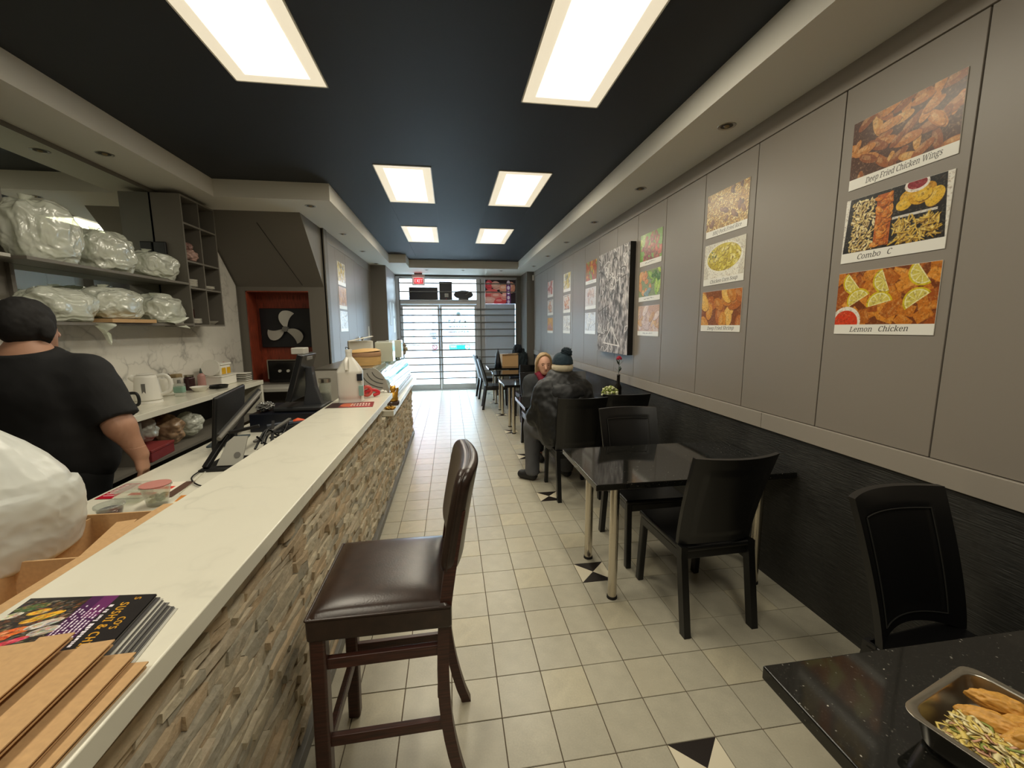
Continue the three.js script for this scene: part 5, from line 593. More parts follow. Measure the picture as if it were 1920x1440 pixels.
// ------------------------------------------------------------------ posters and painting
{
  const blob = (x, R, n, cols, box, s0, s1, asp = 2) => { for (let k = 0; k < n; k++) { const cx = box[0] + R() * (box[2] - box[0]), cy = box[1] + R() * (box[3] - box[1]), r = s0 + R() * (s1 - s0), a = R() * 3.14; x.fillStyle = 'rgba(60,25,8,0.5)'; x.beginPath(); x.ellipse(cx + 2, cy + 3, r, r / asp, a, 0, 7); x.fill(); x.fillStyle = cols[(R() * cols.length) | 0]; x.beginPath(); x.ellipse(cx, cy, r, r / asp, a, 0, 7); x.fill(); x.fillStyle = 'rgba(255,240,200,0.25)'; x.beginPath(); x.ellipse(cx - r * 0.2, cy - r * 0.15, r * 0.5, r * 0.2, a, 0, 7); x.fill(); } };
  const F = { // painters on a 330 x 190 field
    wings: (x, R) => { x.fillStyle = '#4d2a17'; x.fillRect(0, 0, 330, 190); blob(x, R, 46, ['#b26b2c', '#9c5622', '#c07c3a', '#8a4a20', '#c98f45'], [-10, -10, 340, 200], 26, 46, 2.6); },
    combo: (x, R) => { x.fillStyle = '#e8e4da'; x.fillRect(0, 0, 330, 190); x.fillStyle = '#1b1a1a'; x.beginPath(); x.moveTo(16, 0); x.lineTo(312, 0); x.lineTo(326, 190); x.lineTo(4, 190); x.fill(); blob(x, R, 260, ['#e3cf8a', '#d8bd70', '#efe0ae', '#b79a58'], [28, 14, 108, 186], 5, 10, 2.6); x.fillStyle = '#b85a1c'; x.fillRect(112, 10, 52, 172); blob(x, R, 40, ['#d4781f', '#c2661a', '#e08e35'], [116, 14, 160, 178], 8, 16, 1.8); x.fillStyle = '#d8d4cc'; x.fillRect(168, 96, 130, 8); blob(x, R, 130, ['#d6ae3c', '#c49a30', '#e6c65c'], [176, 112, 304, 184], 10, 20, 6); blob(x, R, 7, ['#dba321', '#e6b733', '#c98d1c'], [186, 30, 292, 74], 24, 34, 1.3); x.fillStyle = '#efe6dc'; x.beginPath(); x.ellipse(232, 10, 36, 24, 0, 0, 7); x.fill(); x.fillStyle = '#8e1f2c'; x.beginPath(); x.ellipse(232, 8, 28, 17, 0, 0, 7); x.fill(); },
    lemon: (x, R) => { x.fillStyle = '#7a3a12'; x.fillRect(0, 0, 330, 190); for (let k = 0; k < 60; k++) { x.save(); x.translate(R() * 330, R() * 190); x.rotate(R() * 3); x.fillStyle = ['#b5621a', '#c87520', '#a24f14', '#d98a2c'][k & 3]; x.fillRect(-26, -18, 52, 36); x.fillStyle = 'rgba(255,220,150,0.2)'; x.fillRect(-22, -14, 30, 8); x.restore(); } for (const [cx, cy, a] of [[64, 36, 0.9], [84, 104, 2.6], [172, 40, 1.2], [158, 120, 2.9], [284, 26, 1.0], [276, 118, 2.5]]) { x.save(); x.translate(cx, cy); x.rotate(a); x.fillStyle = '#d7bf1d'; x.beginPath(); x.arc(0, 0, 44, 0, 3.14); x.fill(); x.fillStyle = '#f0e9b0'; x.beginPath(); x.arc(0, 0, 38, 0, 3.14); x.fill(); x.fillStyle = '#d9c95a'; for (let k = 0; k < 5; k++) { x.beginPath(); x.moveTo(0, 4); x.arc(0, 0, 34, k * 0.62 + 0.06, k * 0.62 + 0.56); x.closePath(); x.fill(); } x.restore(); } x.fillStyle = '#ece6d8'; x.beginPath(); x.ellipse(42, 178, 56, 54, 0, 0, 7); x.fill(); x.fillStyle = '#d63a16'; x.beginPath(); x.ellipse(42, 182, 46, 44, 0, 0, 7); x.fill(); },
    rice: (x, R) => { x.fillStyle = '#a9792f'; x.fillRect(0, 0, 330, 190); blob(x, R, 520, ['#dbb356', '#e8cb78', '#c99b3f', '#f0dc98'], [0, 0, 330, 190], 7, 13, 3.6); blob(x, R, 16, ['#6a3620', '#7d4a2a', '#54291a'], [0, 0, 330, 190], 14, 26, 1.8); },
    soup: (x, R) => { x.fillStyle = '#d9d5c6'; x.fillRect(0, 0, 330, 190); x.fillStyle = '#f2efe2'; x.beginPath(); x.ellipse(165, 90, 152, 86, 0, 0, 7); x.fill(); x.fillRect(40, 110, 250, 80); x.fillStyle = '#c9b42a'; x.beginPath(); x.ellipse(165, 84, 138, 72, 0, 0, 7); x.fill(); x.save(); x.beginPath(); x.ellipse(165, 84, 136, 70, 0, 0, 7); x.clip(); blob(x, R, 120, ['#d8c63a', '#e2d456', '#bfa824', '#eadf86'], [30, 14, 300, 154], 8, 20, 2); blob(x, R, 9, ['#5d7a2e'], [40, 30, 120, 90], 5, 9, 2); x.restore(); },
    shrimp: (x, R) => { x.fillStyle = '#8a4a1c'; x.fillRect(0, 0, 330, 190); blob(x, R, 20, ['#d9922e', '#c87c24', '#e3a63f', '#b9661f', '#e9b653'], [0, 0, 330, 190], 36, 62, 1.6); },
    beef: (x, R) => { x.fillStyle = '#6fa03a'; x.fillRect(0, 0, 330, 190); blob(x, R, 60, ['#8a2f24', '#9e3f2c', '#7a231e', '#a9523a'], [40, 20, 300, 190], 20, 40, 2.8); blob(x, R, 5, ['#b9cf6a', '#8fb04a'], [0, 0, 60, 60], 26, 40, 1.4); blob(x, R, 3, ['#c4503a'], [250, 90, 330, 150], 24, 34, 1.4); },
    shrimpveg: (x, R) => { x.fillStyle = '#8a9a6a'; x.fillRect(0, 0, 330, 190); blob(x, R, 12, ['#e0a96a', '#d6935a', '#e9c08a'], [10, 10, 190, 170], 24, 44, 1.5); blob(x, R, 12, ['#6f9f3a', '#8fbf4a', '#4f7f3a', '#b4d65a'], [180, 10, 330, 170], 26, 50, 2.2); blob(x, R, 4, ['#7fa0a0'], [40, 140, 160, 190], 20, 40, 2); },
    roll: (x, R) => { x.fillStyle = '#c9a184'; x.fillRect(0, 0, 330, 190); blob(x, R, 18, ['#dba866', '#e3bb84', '#d2b29c', '#e6cfc0', '#c9935a'], [10, 0, 320, 190], 36, 60, 2.2); },
    veg: (x, R) => { x.fillStyle = '#a8642a'; x.fillRect(0, 0, 330, 190); blob(x, R, 34, ['#d98a2c', '#c2541f', '#e2b23a', '#7da03a', '#b8401f'], [0, 0, 330, 190], 20, 40, 1.8); },
    pale: (x, R) => { x.fillStyle = '#d8d2cc'; x.fillRect(0, 0, 330, 190); blob(x, R, 14, ['#c4aa9a', '#b58f7c', '#d9c6b8'], [80, 20, 250, 170], 24, 46, 1.8); },
    noodle: (x, R) => { x.fillStyle = '#d8d6d2'; x.fillRect(0, 0, 330, 190); blob(x, R, 26, ['#e2dfd8', '#c8c2ba', '#b3aca4', '#eceae4'], [40, 0, 300, 190], 24, 70, 5); },
    yellow: (x, R) => { x.fillStyle = '#dcd8c6'; x.fillRect(0, 0, 330, 190); blob(x, R, 40, ['#d6c04a', '#c9ae3a', '#e2d27a', '#7b7a62'], [30, 20, 300, 180], 20, 40, 2); },
    tray: (x, R) => { x.fillStyle = '#dfd8d0'; x.fillRect(0, 0, 330, 190); blob(x, R, 24, ['#c4713a', '#d6935a', '#b15a30', '#e0b58a'], [60, 20, 270, 170], 18, 36, 1.8); x.strokeStyle = '#5a4a40'; x.lineWidth = 6; x.strokeRect(50, 14, 230, 164); },
    redmeat: (x, R) => { x.fillStyle = '#e0d6d0'; x.fillRect(0, 0, 330, 190); blob(x, R, 26, ['#b5402e', '#c85a44', '#9c3226', '#d98a78'], [40, 10, 270, 180], 20, 40, 1.8); },
    pudding: (x, R) => { x.fillStyle = '#c98f3a'; x.fillRect(0, 0, 330, 190); blob(x, R, 10, ['#e3a93a', '#d99a2c'], [60, 10, 270, 80], 30, 50, 1.5); blob(x, R, 10, ['#b5665a', '#c98a80'], [40, 110, 290, 180], 26, 44, 1.8); },
  };
  const poster = (kind, caption, label, z0, z1, y0, y1, tilt = 0, side = 1, sd = 1) => {
    const t = canvasTex(330, 225, (x, w, h) => { x.fillStyle = '#efece2'; x.fillRect(0, 0, w, h); x.save(); x.beginPath(); x.rect(0, 0, 330, 190); x.clip(); F[kind](x, mulberry(sd * 31 + 7)); { const R = mulberry(sd + 500); for (let k = 0; k < 2600; k++) { const g = R() < 0.55 ? '60,25,5' : '255,235,190'; x.fillStyle = `rgba(${g},${0.06 + R() * 0.14})`; x.beginPath(); x.ellipse(R() * 330, R() * 190, 1 + R() * 5, 0.6 + R() * 2, R() * 3.14, 0, 7); x.fill(); } } x.restore(); x.fillStyle = '#efece2'; x.fillRect(0, 190, w, 40); x.fillStyle = '#2a2622'; x.font = 'italic 25px serif'; x.save(); x.translate(60, 217); x.rotate(-0.02); if (caption === '~') { const R = mulberry(sd + 90); x.strokeStyle = '#3a352f'; x.lineWidth = 2.2; x.beginPath(); x.moveTo(30, -6); for (let k = 0; k < 26; k++) { const px = 30 + k * 6; if (k % 8 === 7) x.moveTo(px + 4, -6); else x.lineTo(px, -4 - R() * 12); } x.stroke(); } else x.fillText(caption, 0, 0, 230); x.restore(); });
    const o = thing('menu_photo', label, 'poster', [side > 0 ? XR : -1.565, (y0 + y1) / 2, (z0 + z1) / 2], side > 0 ? -Math.PI / 2 : Math.PI / 2); o.rotation.z = 0; const w = Math.abs(z1 - z0), h = Math.abs(y1 - y0);
    mesh('card', RB(-w / 2, w / 2, -h / 2, h / 2, 0.0008, 0.0035, 0.0008, 1).rotateZ(tilt), M.whiteMatt, o); mesh('print', new THREE.PlaneGeometry(w - 0.002, h - 0.002).translate(0, 0, 0.004).rotateZ(tilt), mat('#ffffff', 0.3, { map: t }), o);
  };
  const rows = [[2.203, 2.508], [1.858, 2.154], [1.517, 1.813]];
  const cols = [
    [-1.84, -1.40, ['wings', 'Deep Fried Chicken Wings', 'menu photo of deep fried chicken wings with handwritten caption'], ['combo', 'Combo   C', 'menu photo of a black combo tray captioned Combo C'], ['lemon', 'Lemon   Chicken', 'menu photo of lemon chicken with lemon twists']],
    [-2.972, -2.532, ['rice', 'BBQ Pork Fried Rice', 'menu photo of yellow fried rice with pork'], ['soup', 'Chicken Corn Soup', 'menu photo of a bowl of yellow corn soup'], ['shrimp', 'Deep Fried Shrimp', 'menu photo of deep fried shrimp']],
    [-4.07, -3.632, ['beef', '~', 'menu photo of dark red beef with green garnish'], ['shrimpveg', '~', 'menu photo of shrimp with green vegetables'], ['roll', '~', 'menu photo of pale fried rolls']],
    [-5.78, -5.34, ['veg', '~', 'menu photo of orange and green stir fry next to the painting'], ['pale', '', 'menu photo of a pale dish next to the painting'], ['noodle', '', 'menu photo of white noodles next to the painting']],
    [-6.95, -6.53, ['yellow', '', 'menu photo of a yellow dish in a white box'], ['tray', '', 'menu photo of an orange dish in a tray'], ['noodle', '', 'menu photo of grey noodles in a white box']],
    [-8.11, -7.67, ['redmeat', '', 'menu photo of red meat nearest the pillar'], ['tray', '', 'menu photo of browned skewers nearest the pillar'], ['pudding', '', 'menu photo of an orange dessert nearest the pillar']],
  ];
  cols.forEach(([a, b, ...ps], ci) => ps.forEach(([k, cap, lb], i) => poster(k, cap, lb, a, b, rows[i][0] - (ci > 1 ? 0.035 + 0.01 * ci : 0), rows[i][1] - (ci > 1 ? 0.03 + 0.012 * ci : 0), [0.012, -0.006, 0.004][i] * (ci ? -0.6 : 1), 1, ci * 3 + i + 1)));
  [['yellow', 'menu photo of a yellow dish on the wall behind the case', 2.17, 2.50], ['roll', 'menu photo of golden rolls on the wall behind the case', 1.83, 2.15], ['noodle', 'pale washed-out menu photo on the wall behind the case', 1.50, 1.80]].forEach(([k, lb, y0, y1], i) => poster(k, '', lb, -6.29, -6.73, y0, y1, 0, -1, 40 + i));
  // papers by the entrance on the left wall
  for (const [z, y, w, h, lb] of [[-9.25, 1.85, 0.2, 0.5, 'white notice on the narrow wall by the entrance'], [-9.75, 1.95, 0.22, 0.28, 'upper small notice next to the door frame'], [-9.78, 1.6, 0.24, 0.32, 'lower small notice next to the door frame']]) tag(mesh('wall_notice', RB(-1.2602, -1.2572, y - h / 2, y + h / 2, z - w / 2, z + w / 2, 0.0008, 1), mat('#cfcfca', 0.7)), lb, 'notice');
  // black and white painting on a deep canvas
  const art = canvasTex(512, 660, (x, w, h) => { x.fillStyle = '#a49c98'; x.fillRect(0, 0, w, h); const R = mulberry(202); for (let k = 0; k < 1500; k++) { const g = R() < 0.5 ? 45 + R() * 50 : 180 + R() * 60; x.fillStyle = `rgba(${g},${g * 0.97},${g * 0.96},0.5)`; const cx = R() * w, cy = R() * h; x.beginPath(); x.ellipse(cx, cy, 3 + R() * 10, 10 + R() * 26, (R() - 0.5) * 0.7, 0, 7); x.fill(); } x.lineCap = 'round'; for (let k = 0; k < 26; k++) { x.strokeStyle = R() < 0.5 ? 'rgba(70,66,64,0.8)' : 'rgba(232,228,224,0.85)'; x.lineWidth = 3 + R() * 5; let px = R() * w, py = R() * h; x.beginPath(); x.moveTo(px, py); for (let i = 0; i < 3; i++) { x.bezierCurveTo(px + (R() - 0.5) * 220, py + (R() - 0.5) * 220, px + (R() - 0.5) * 260, py + (R() - 0.5) * 260, px += (R() - 0.5) * 240, py += (R() - 0.5) * 240); } x.stroke(); } x.strokeStyle = 'rgba(236,232,228,0.95)'; x.lineWidth = 9; x.beginPath(); x.moveTo(120, 600); x.lineTo(250, 490); x.lineTo(390, 610); x.closePath(); x.stroke(); });
  const a = thing('abstract_painting', 'tall black and white abstract painting on a deep canvas', 'painting', [XR, 1.84, -4.635], -Math.PI / 2); mesh('canvas', RB(-0.455, 0.455, -0.592, 0.592, 0.001, 0.062, 0.003, 1), M.black, a); mesh('print', new THREE.PlaneGeometry(0.905, 1.18).translate(0, 0, 0.0625), mat('#ffffff', 0.6, { map: art }), a);
}
// ------------------------------------------------------------------ people
const cap = (a, b, ra, rb = ra) => { const ba = b.clone().sub(a), L2 = ba.lengthSq(); return (p) => { const px = p.x - a.x, py = p.y - a.y, pz = p.z - a.z; let h = (px * ba.x + py * ba.y + pz * ba.z) / L2; h = h < 0 ? 0 : h > 1 ? 1 : h; const dx = px - ba.x * h, dy = py - ba.y * h, dz = pz - ba.z * h; return Math.sqrt(dx * dx + dy * dy + dz * dz) - (ra + (rb - ra) * h); }; };
const ell = (c, r, q) => { const iq = q ? new THREE.Quaternion().setFromEuler(q).invert() : null, t = V(); return (p) => { t.copy(p).sub(c); if (iq) t.applyQuaternion(iq); const x = t.x / r.x, y = t.y / r.y, z = t.z / r.z, k0 = Math.sqrt(x * x + y * y + z * z), x2 = x / r.x, y2 = y / r.y, z2 = z / r.z, k1 = Math.sqrt(x2 * x2 + y2 * y2 + z2 * z2); return k1 < 1e-9 ? -Math.min(r.x, r.y, r.z) : k0 * (k0 - 1) / k1; }; };
const smin = (k, ...fs) => (p) => { let d = fs[0](p); for (let i = 1; i < fs.length; i++) { const e = fs[i](p), h = Math.max(k - Math.abs(d - e), 0) / k; d = Math.min(d, e) - h * h * k * 0.25; } return d; };
const cut = (f, n, o, k = 0.004) => (p) => { const d = f(p), e = (p.x - o.x) * n.x + (p.y - o.y) * n.y + (p.z - o.z) * n.z; const h = Math.max(k - Math.abs(d - e), 0) / k; return Math.max(d, e) + h * h * k * 0.25; };   // keeps the side against n
const grow = (f, r, w = 0, fr = 8, s = 0) => (p) => f(p) - r - (w ? w * noise.noise(p.x * fr + s, p.y * fr * 0.7, p.z * fr) + w * 0.5 * noise.noise(p.x * fr * 2.3, p.y * fr * 2 + s, p.z * fr * 2.3) : 0);
function nets(f, lo, hi, c) {    // smooth closed surface where f = 0
  const n = [0, 1, 2].map((k) => Math.ceil((hi.getComponent(k) - lo.getComponent(k)) / c) + 2), [nx, ny, nz] = n, F = new Float32Array(nx * ny * nz), p = V();
  for (let k = 0, i = 0; k < nz; k++) for (let j = 0; j < ny; j++) for (let x = 0; x < nx; x++, i++) { p.set(lo.x + x * c, lo.y + j * c, lo.z + k * c); F[i] = (x && j && k && x < nx - 1 && j < ny - 1 && k < nz - 1) ? f(p) : Math.max(f(p), 1e-4); }
  const id = new Int32Array(nx * ny * nz).fill(-1), pos = [], idx = [], O = []; for (let q = 0; q < 8; q++) O.push([q & 1, q >> 1 & 1, q >> 2]);
  for (let k = 0; k < nz - 1; k++) for (let j = 0; j < ny - 1; j++) for (let i = 0; i < nx - 1; i++) {
    const b = (k * ny + j) * nx + i; let m = 0; const v = O.map(([x, y, z]) => F[b + x + y * nx + z * nx * ny]); v.forEach((e, q) => { if (e < 0) m |= 1 << q; }); if (!m || m === 255) continue;
    let sx = 0, sy = 0, sz = 0, t = 0; for (let a = 0; a < 8; a++) for (const d of [1, 2, 4]) if (!(a & d)) { const e = a | d; if ((v[a] < 0) !== (v[e] < 0)) { const w = v[a] / (v[a] - v[e]); sx += O[a][0] + (O[e][0] - O[a][0]) * w; sy += O[a][1] + (O[e][1] - O[a][1]) * w; sz += O[a][2] + (O[e][2] - O[a][2]) * w; t++; } }
    id[b] = pos.length / 3; pos.push(lo.x + (i + sx / t) * c, lo.y + (j + sy / t) * c, lo.z + (k + sz / t) * c);
  }
  const S1 = [1, nx, nx * ny];
  for (let k = 1; k < nz - 1; k++) for (let j = 1; j < ny - 1; j++) for (let i = 1; i < nx - 1; i++) { const b = (k * ny + j) * nx + i; for (let a = 0; a < 3; a++) { const e = b + S1[a]; if ((F[b] < 0) === (F[e] < 0)) continue; const u = S1[(a + 1) % 3], w = S1[(a + 2) % 3], A = id[b], B1 = id[b - u], C = id[b - u - w], D = id[b - w]; if (A < 0 || B1 < 0 || C < 0 || D < 0) continue; if (F[b] < 0) idx.push(A, B1, C, A, C, D); else idx.push(A, C, B1, A, D, C); } }
  const g = new THREE.BufferGeometry(); g.setAttribute('position', new THREE.Float32BufferAttribute(pos, 3)); g.setIndex(idx); g.computeVertexNormals(); return g;
}
// a hand: palm and five fingers of unequal length, bent at the knuckles; d along the fingers, n out of the back of the hand, s towards the thumb
function hand(w, d, n, s, curl = 0.5, size = 1) {
  const at = (a, b, c) => w.clone().addScaledVector(d, a * size).addScaledVector(s, b * size).addScaledVector(n, c * size), fs = [cap(at(0, 0.012, 0), at(0.07, 0.022, 0), 0.022 * size, 0.017 * size), cap(at(0, -0.012, 0), at(0.065, -0.026, 0), 0.02 * size, 0.016 * size), cap(at(0.01, 0, 0), at(0.07, 0, 0.002), 0.021 * size, 0.018 * size)];
  const out = [smin(0.02, ...fs)];
  [[0.030, 0.072], [0.010, 0.080], [-0.011, 0.074], [-0.030, 0.058]].forEach(([b, L]) => { let x = 0.075, y = 0.002, ang = curl * 0.5; const q = [at(x, b, y)]; for (const r of [0.45, 0.32, 0.26]) { x += Math.cos(ang) * L * r; y -= Math.sin(ang) * L * r; q.push(at(x, b * 1.08, y)); ang += curl; } out.push(smin(0.006, cap(q[0], q[1], 0.0098 * size, 0.009 * size), cap(q[1], q[2], 0.009 * size, 0.0085 * size), cap(q[2], q[3], 0.0085 * size, 0.0075 * size))); });
  out.push(smin(0.008, cap(at(0.015, 0.022, -0.004), at(0.045, 0.05, -0.014), 0.014 * size, 0.011 * size), cap(at(0.045, 0.05, -0.014), at(0.075, 0.054, -0.022), 0.011 * size, 0.0085 * size)));
  return smin(0.006, ...out);
}
function headShape(c, fwd, up, k = 1) {   // skull, jaw, nose, ears in a frame looking along fwd
  const right = fwd.clone().cross(up).normalize(), at = (a, b, e) => c.clone().addScaledVector(right, a * k).addScaledVector(up, b * k).addScaledVector(fwd, e * k);
  const eu = new THREE.Euler().setFromRotationMatrix(new THREE.Matrix4().makeBasis(right, up, fwd.clone().negate()));
  const sk = ell(at(0, 0.025, -0.012), V(0.076 * k, 0.095 * k, 0.096 * k), eu), face = ell(at(0, -0.03, 0.03), V(0.062 * k, 0.085 * k, 0.064 * k), eu), jaw = ell(at(0, -0.085, 0.055), V(0.034 * k, 0.03 * k, 0.034 * k), eu);
  const nose = cap(at(0, 0.0, 0.094), at(0, -0.032, 0.113), 0.008 * k, 0.0135 * k), earL = ell(at(-0.078, -0.005, -0.005), V(0.012 * k, 0.034 * k, 0.02 * k), eu), earR = ell(at(0.078, -0.005, -0.005), V(0.012 * k, 0.034 * k, 0.02 * k), eu);
  const eyes = [-1, 1].map((s) => ell(at(s * 0.031, 0.008, 0.098), V(0.016 * k, 0.010 * k, 0.012 * k), eu)); const base = smin(0.035, sk, face, jaw), f1 = smin(0.012, base, nose), f2 = smin(0.008, f1, earL, earR);
  const f = (p) => { let d = f2(p); for (const e of eyes) { const q = -e(p) - 0.004; const h = Math.max(0.012 - Math.abs(d - q), 0) / 0.012; d = Math.max(d, q) + h * h * 0.012 * 0.25; } return d; };
  return { f, at, eu, right };
}
function person(label, pos) { const o = thing('person', label, 'person', [0, 0, 0]); return o; }

{ // the employee behind the bar: back to us, black T-shirt, right arm hanging
  const o = person('person in a black T-shirt standing behind the bar, back turned');
  const z = -2.24, H = headShape(V(-1.945, 1.568, z), V(0.12, 0, -1).normalize(), V(0, 1, 0), 1.08);
  const neck = cap(V(-1.945, 1.40, z + 0.03), V(-1.945, 1.50, z + 0.01), 0.07, 0.064);
  const shR = V(-1.72, 1.345, z + 0.01), elR = V(-1.60, 1.09, z + 0.03), wrR = V(-1.552, 0.94, z + 0.0), shL = V(-2.17, 1.345, z + 0.01), elL = V(-2.25, 1.10, z - 0.06), wrL = V(-2.13, 1.0, z - 0.26);
  const torso = smin(0.14, cap(V(-2.07, 1.30, z + 0.01), V(-1.82, 1.30, z + 0.01), 0.12), cap(V(-2.06, 1.10, z - 0.01), V(-1.84, 1.10, z - 0.01), 0.145), cap(V(-2.05, 0.92, z - 0.02), V(-1.85, 0.92, z - 0.02), 0.15), cap(V(-1.945, 1.42, z + 0.025), V(-1.945, 1.30, z + 0.02), 0.085, 0.11));
  const arms = [cap(shR, elR, 0.078, 0.056), cap(elR, wrR, 0.054, 0.036), cap(shL, elL, 0.075, 0.055), cap(elL, wrL, 0.052, 0.034)];
  const legs = smin(0.06, cap(V(-2.05, 0.86, z), V(-2.06, 0.48, z + 0.01), 0.115, 0.08), cap(V(-2.06, 0.48, z + 0.01), V(-2.06, 0.09, z + 0.03), 0.08, 0.05), cap(V(-1.84, 0.86, z), V(-1.83, 0.48, z + 0.01), 0.115, 0.08), cap(V(-1.83, 0.48, z + 0.01), V(-1.83, 0.09, z + 0.03), 0.08, 0.05));
  const hips = cap(V(-2.02, 0.88, z), V(-1.87, 0.88, z), 0.135);
  const feet = smin(0.02, cap(V(-2.06, 0.045, z + 0.04), V(-2.08, 0.04, z - 0.14), 0.045, 0.038), cap(V(-1.83, 0.045, z + 0.04), V(-1.81, 0.04, z - 0.14), 0.045, 0.038));
  const all = smin(0.04, torso, neck, hips, legs, ...arms, feet);
  const hd = V(0.10, -0.99, 0.02).normalize(), hn = V(0.98, 0.1, 0.15).normalize(), hs = V(-0.15, 0.0, -0.98).normalize(), hR = hand(wrR, hd, hn, hs, 0.55, 1.02), hL = hand(wrL, V(0.35, -0.25, -0.9).normalize(), V(-0.2, 0.95, -0.3).normalize(), V(0.9, 0.15, 0.3).normalize(), 0.6, 1);
  const body = merge([nets(all, V(-2.36, 0, z - 0.32), V(-1.5, 1.50, z + 0.2), 0.013), nets(smin(0.02, H.f, neck), V(-2.06, 1.40, z - 0.16), V(-1.83, 1.72, z + 0.14), 0.005), nets(smin(0.012, hR, cap(elR, wrR, 0.054, 0.036)), V(-1.63, 0.72, z - 0.09), V(-1.45, 0.98, z + 0.08), 0.0034), nets(hL, V(-2.25, 0.85, z - 0.48), V(-1.98, 1.08, z - 0.22), 0.004)].map((g) => g.deleteAttribute('uv')));
  mesh('body', body, M.skin, o);
  const sl = V(0.12, -0.25, 0.02).normalize(), slv = shR.clone().lerp(elR, 0.86), slL = V(-0.08, -0.235, -0.07).normalize(), slvL = shL.clone().lerp(elL, 0.86);
  const sleeves = [cut(grow(cap(shR, elR.clone().lerp(shR, -0.15), 0.086, 0.078), 0.012), sl, slv), cut(grow(cap(shL, elL.clone().lerp(shL, -0.15), 0.084, 0.076), 0.012), slL, slvL)];
  const shirt = cut(cut(grow(smin(0.05, grow(torso, 0.012), ...sleeves), 0.0, 0.006, 9, 3), V(0, -1, 0), V(0, 0.80, 0)), V(0.0, 0.98, 0.2).normalize(), V(-1.945, 1.462, z + 0.05));
  mesh('t_shirt', nets(shirt, V(-2.42, 0.78, z - 0.26), V(-1.48, 1.52, z + 0.22), 0.011), mat('#0d0d0f', 0.85, { sheen: 0.15, sheenRoughness: 0.6 }), o);
  mesh('trousers', nets(cut(grow(smin(0.05, hips, legs), 0.012, 0.004, 10, 5), V(0, 1, 0), V(0, 0.9, 0)), V(-2.25, 0.05, z - 0.2), V(-1.64, 0.95, z + 0.22), 0.013), mat('#111113', 0.85), o);
  for (const [x0, x1] of [[-2.2, -1.95], [-1.94, -1.7]]) mesh('shoe', nets(grow(feet, 0.01), V(x0, -0.02, z - 0.24), V(x1, 0.12, z + 0.12), 0.012), M.rubber, o);
  const hair = cut(cut(grow(H.f, 0.012, 0.004, 26, 2), V(0, -0.98, 0.1).normalize(), H.at(0, -0.062, -0.06)), V(0.1, -0.35, -0.93).normalize(), H.at(0, 0.03, 0.055));
  mesh('hair', nets(hair, V(-2.08, 1.44, z - 0.16), V(-1.81, 1.73, z + 0.16), 0.005), mat('#0e0b0a', 0.8), o);
}
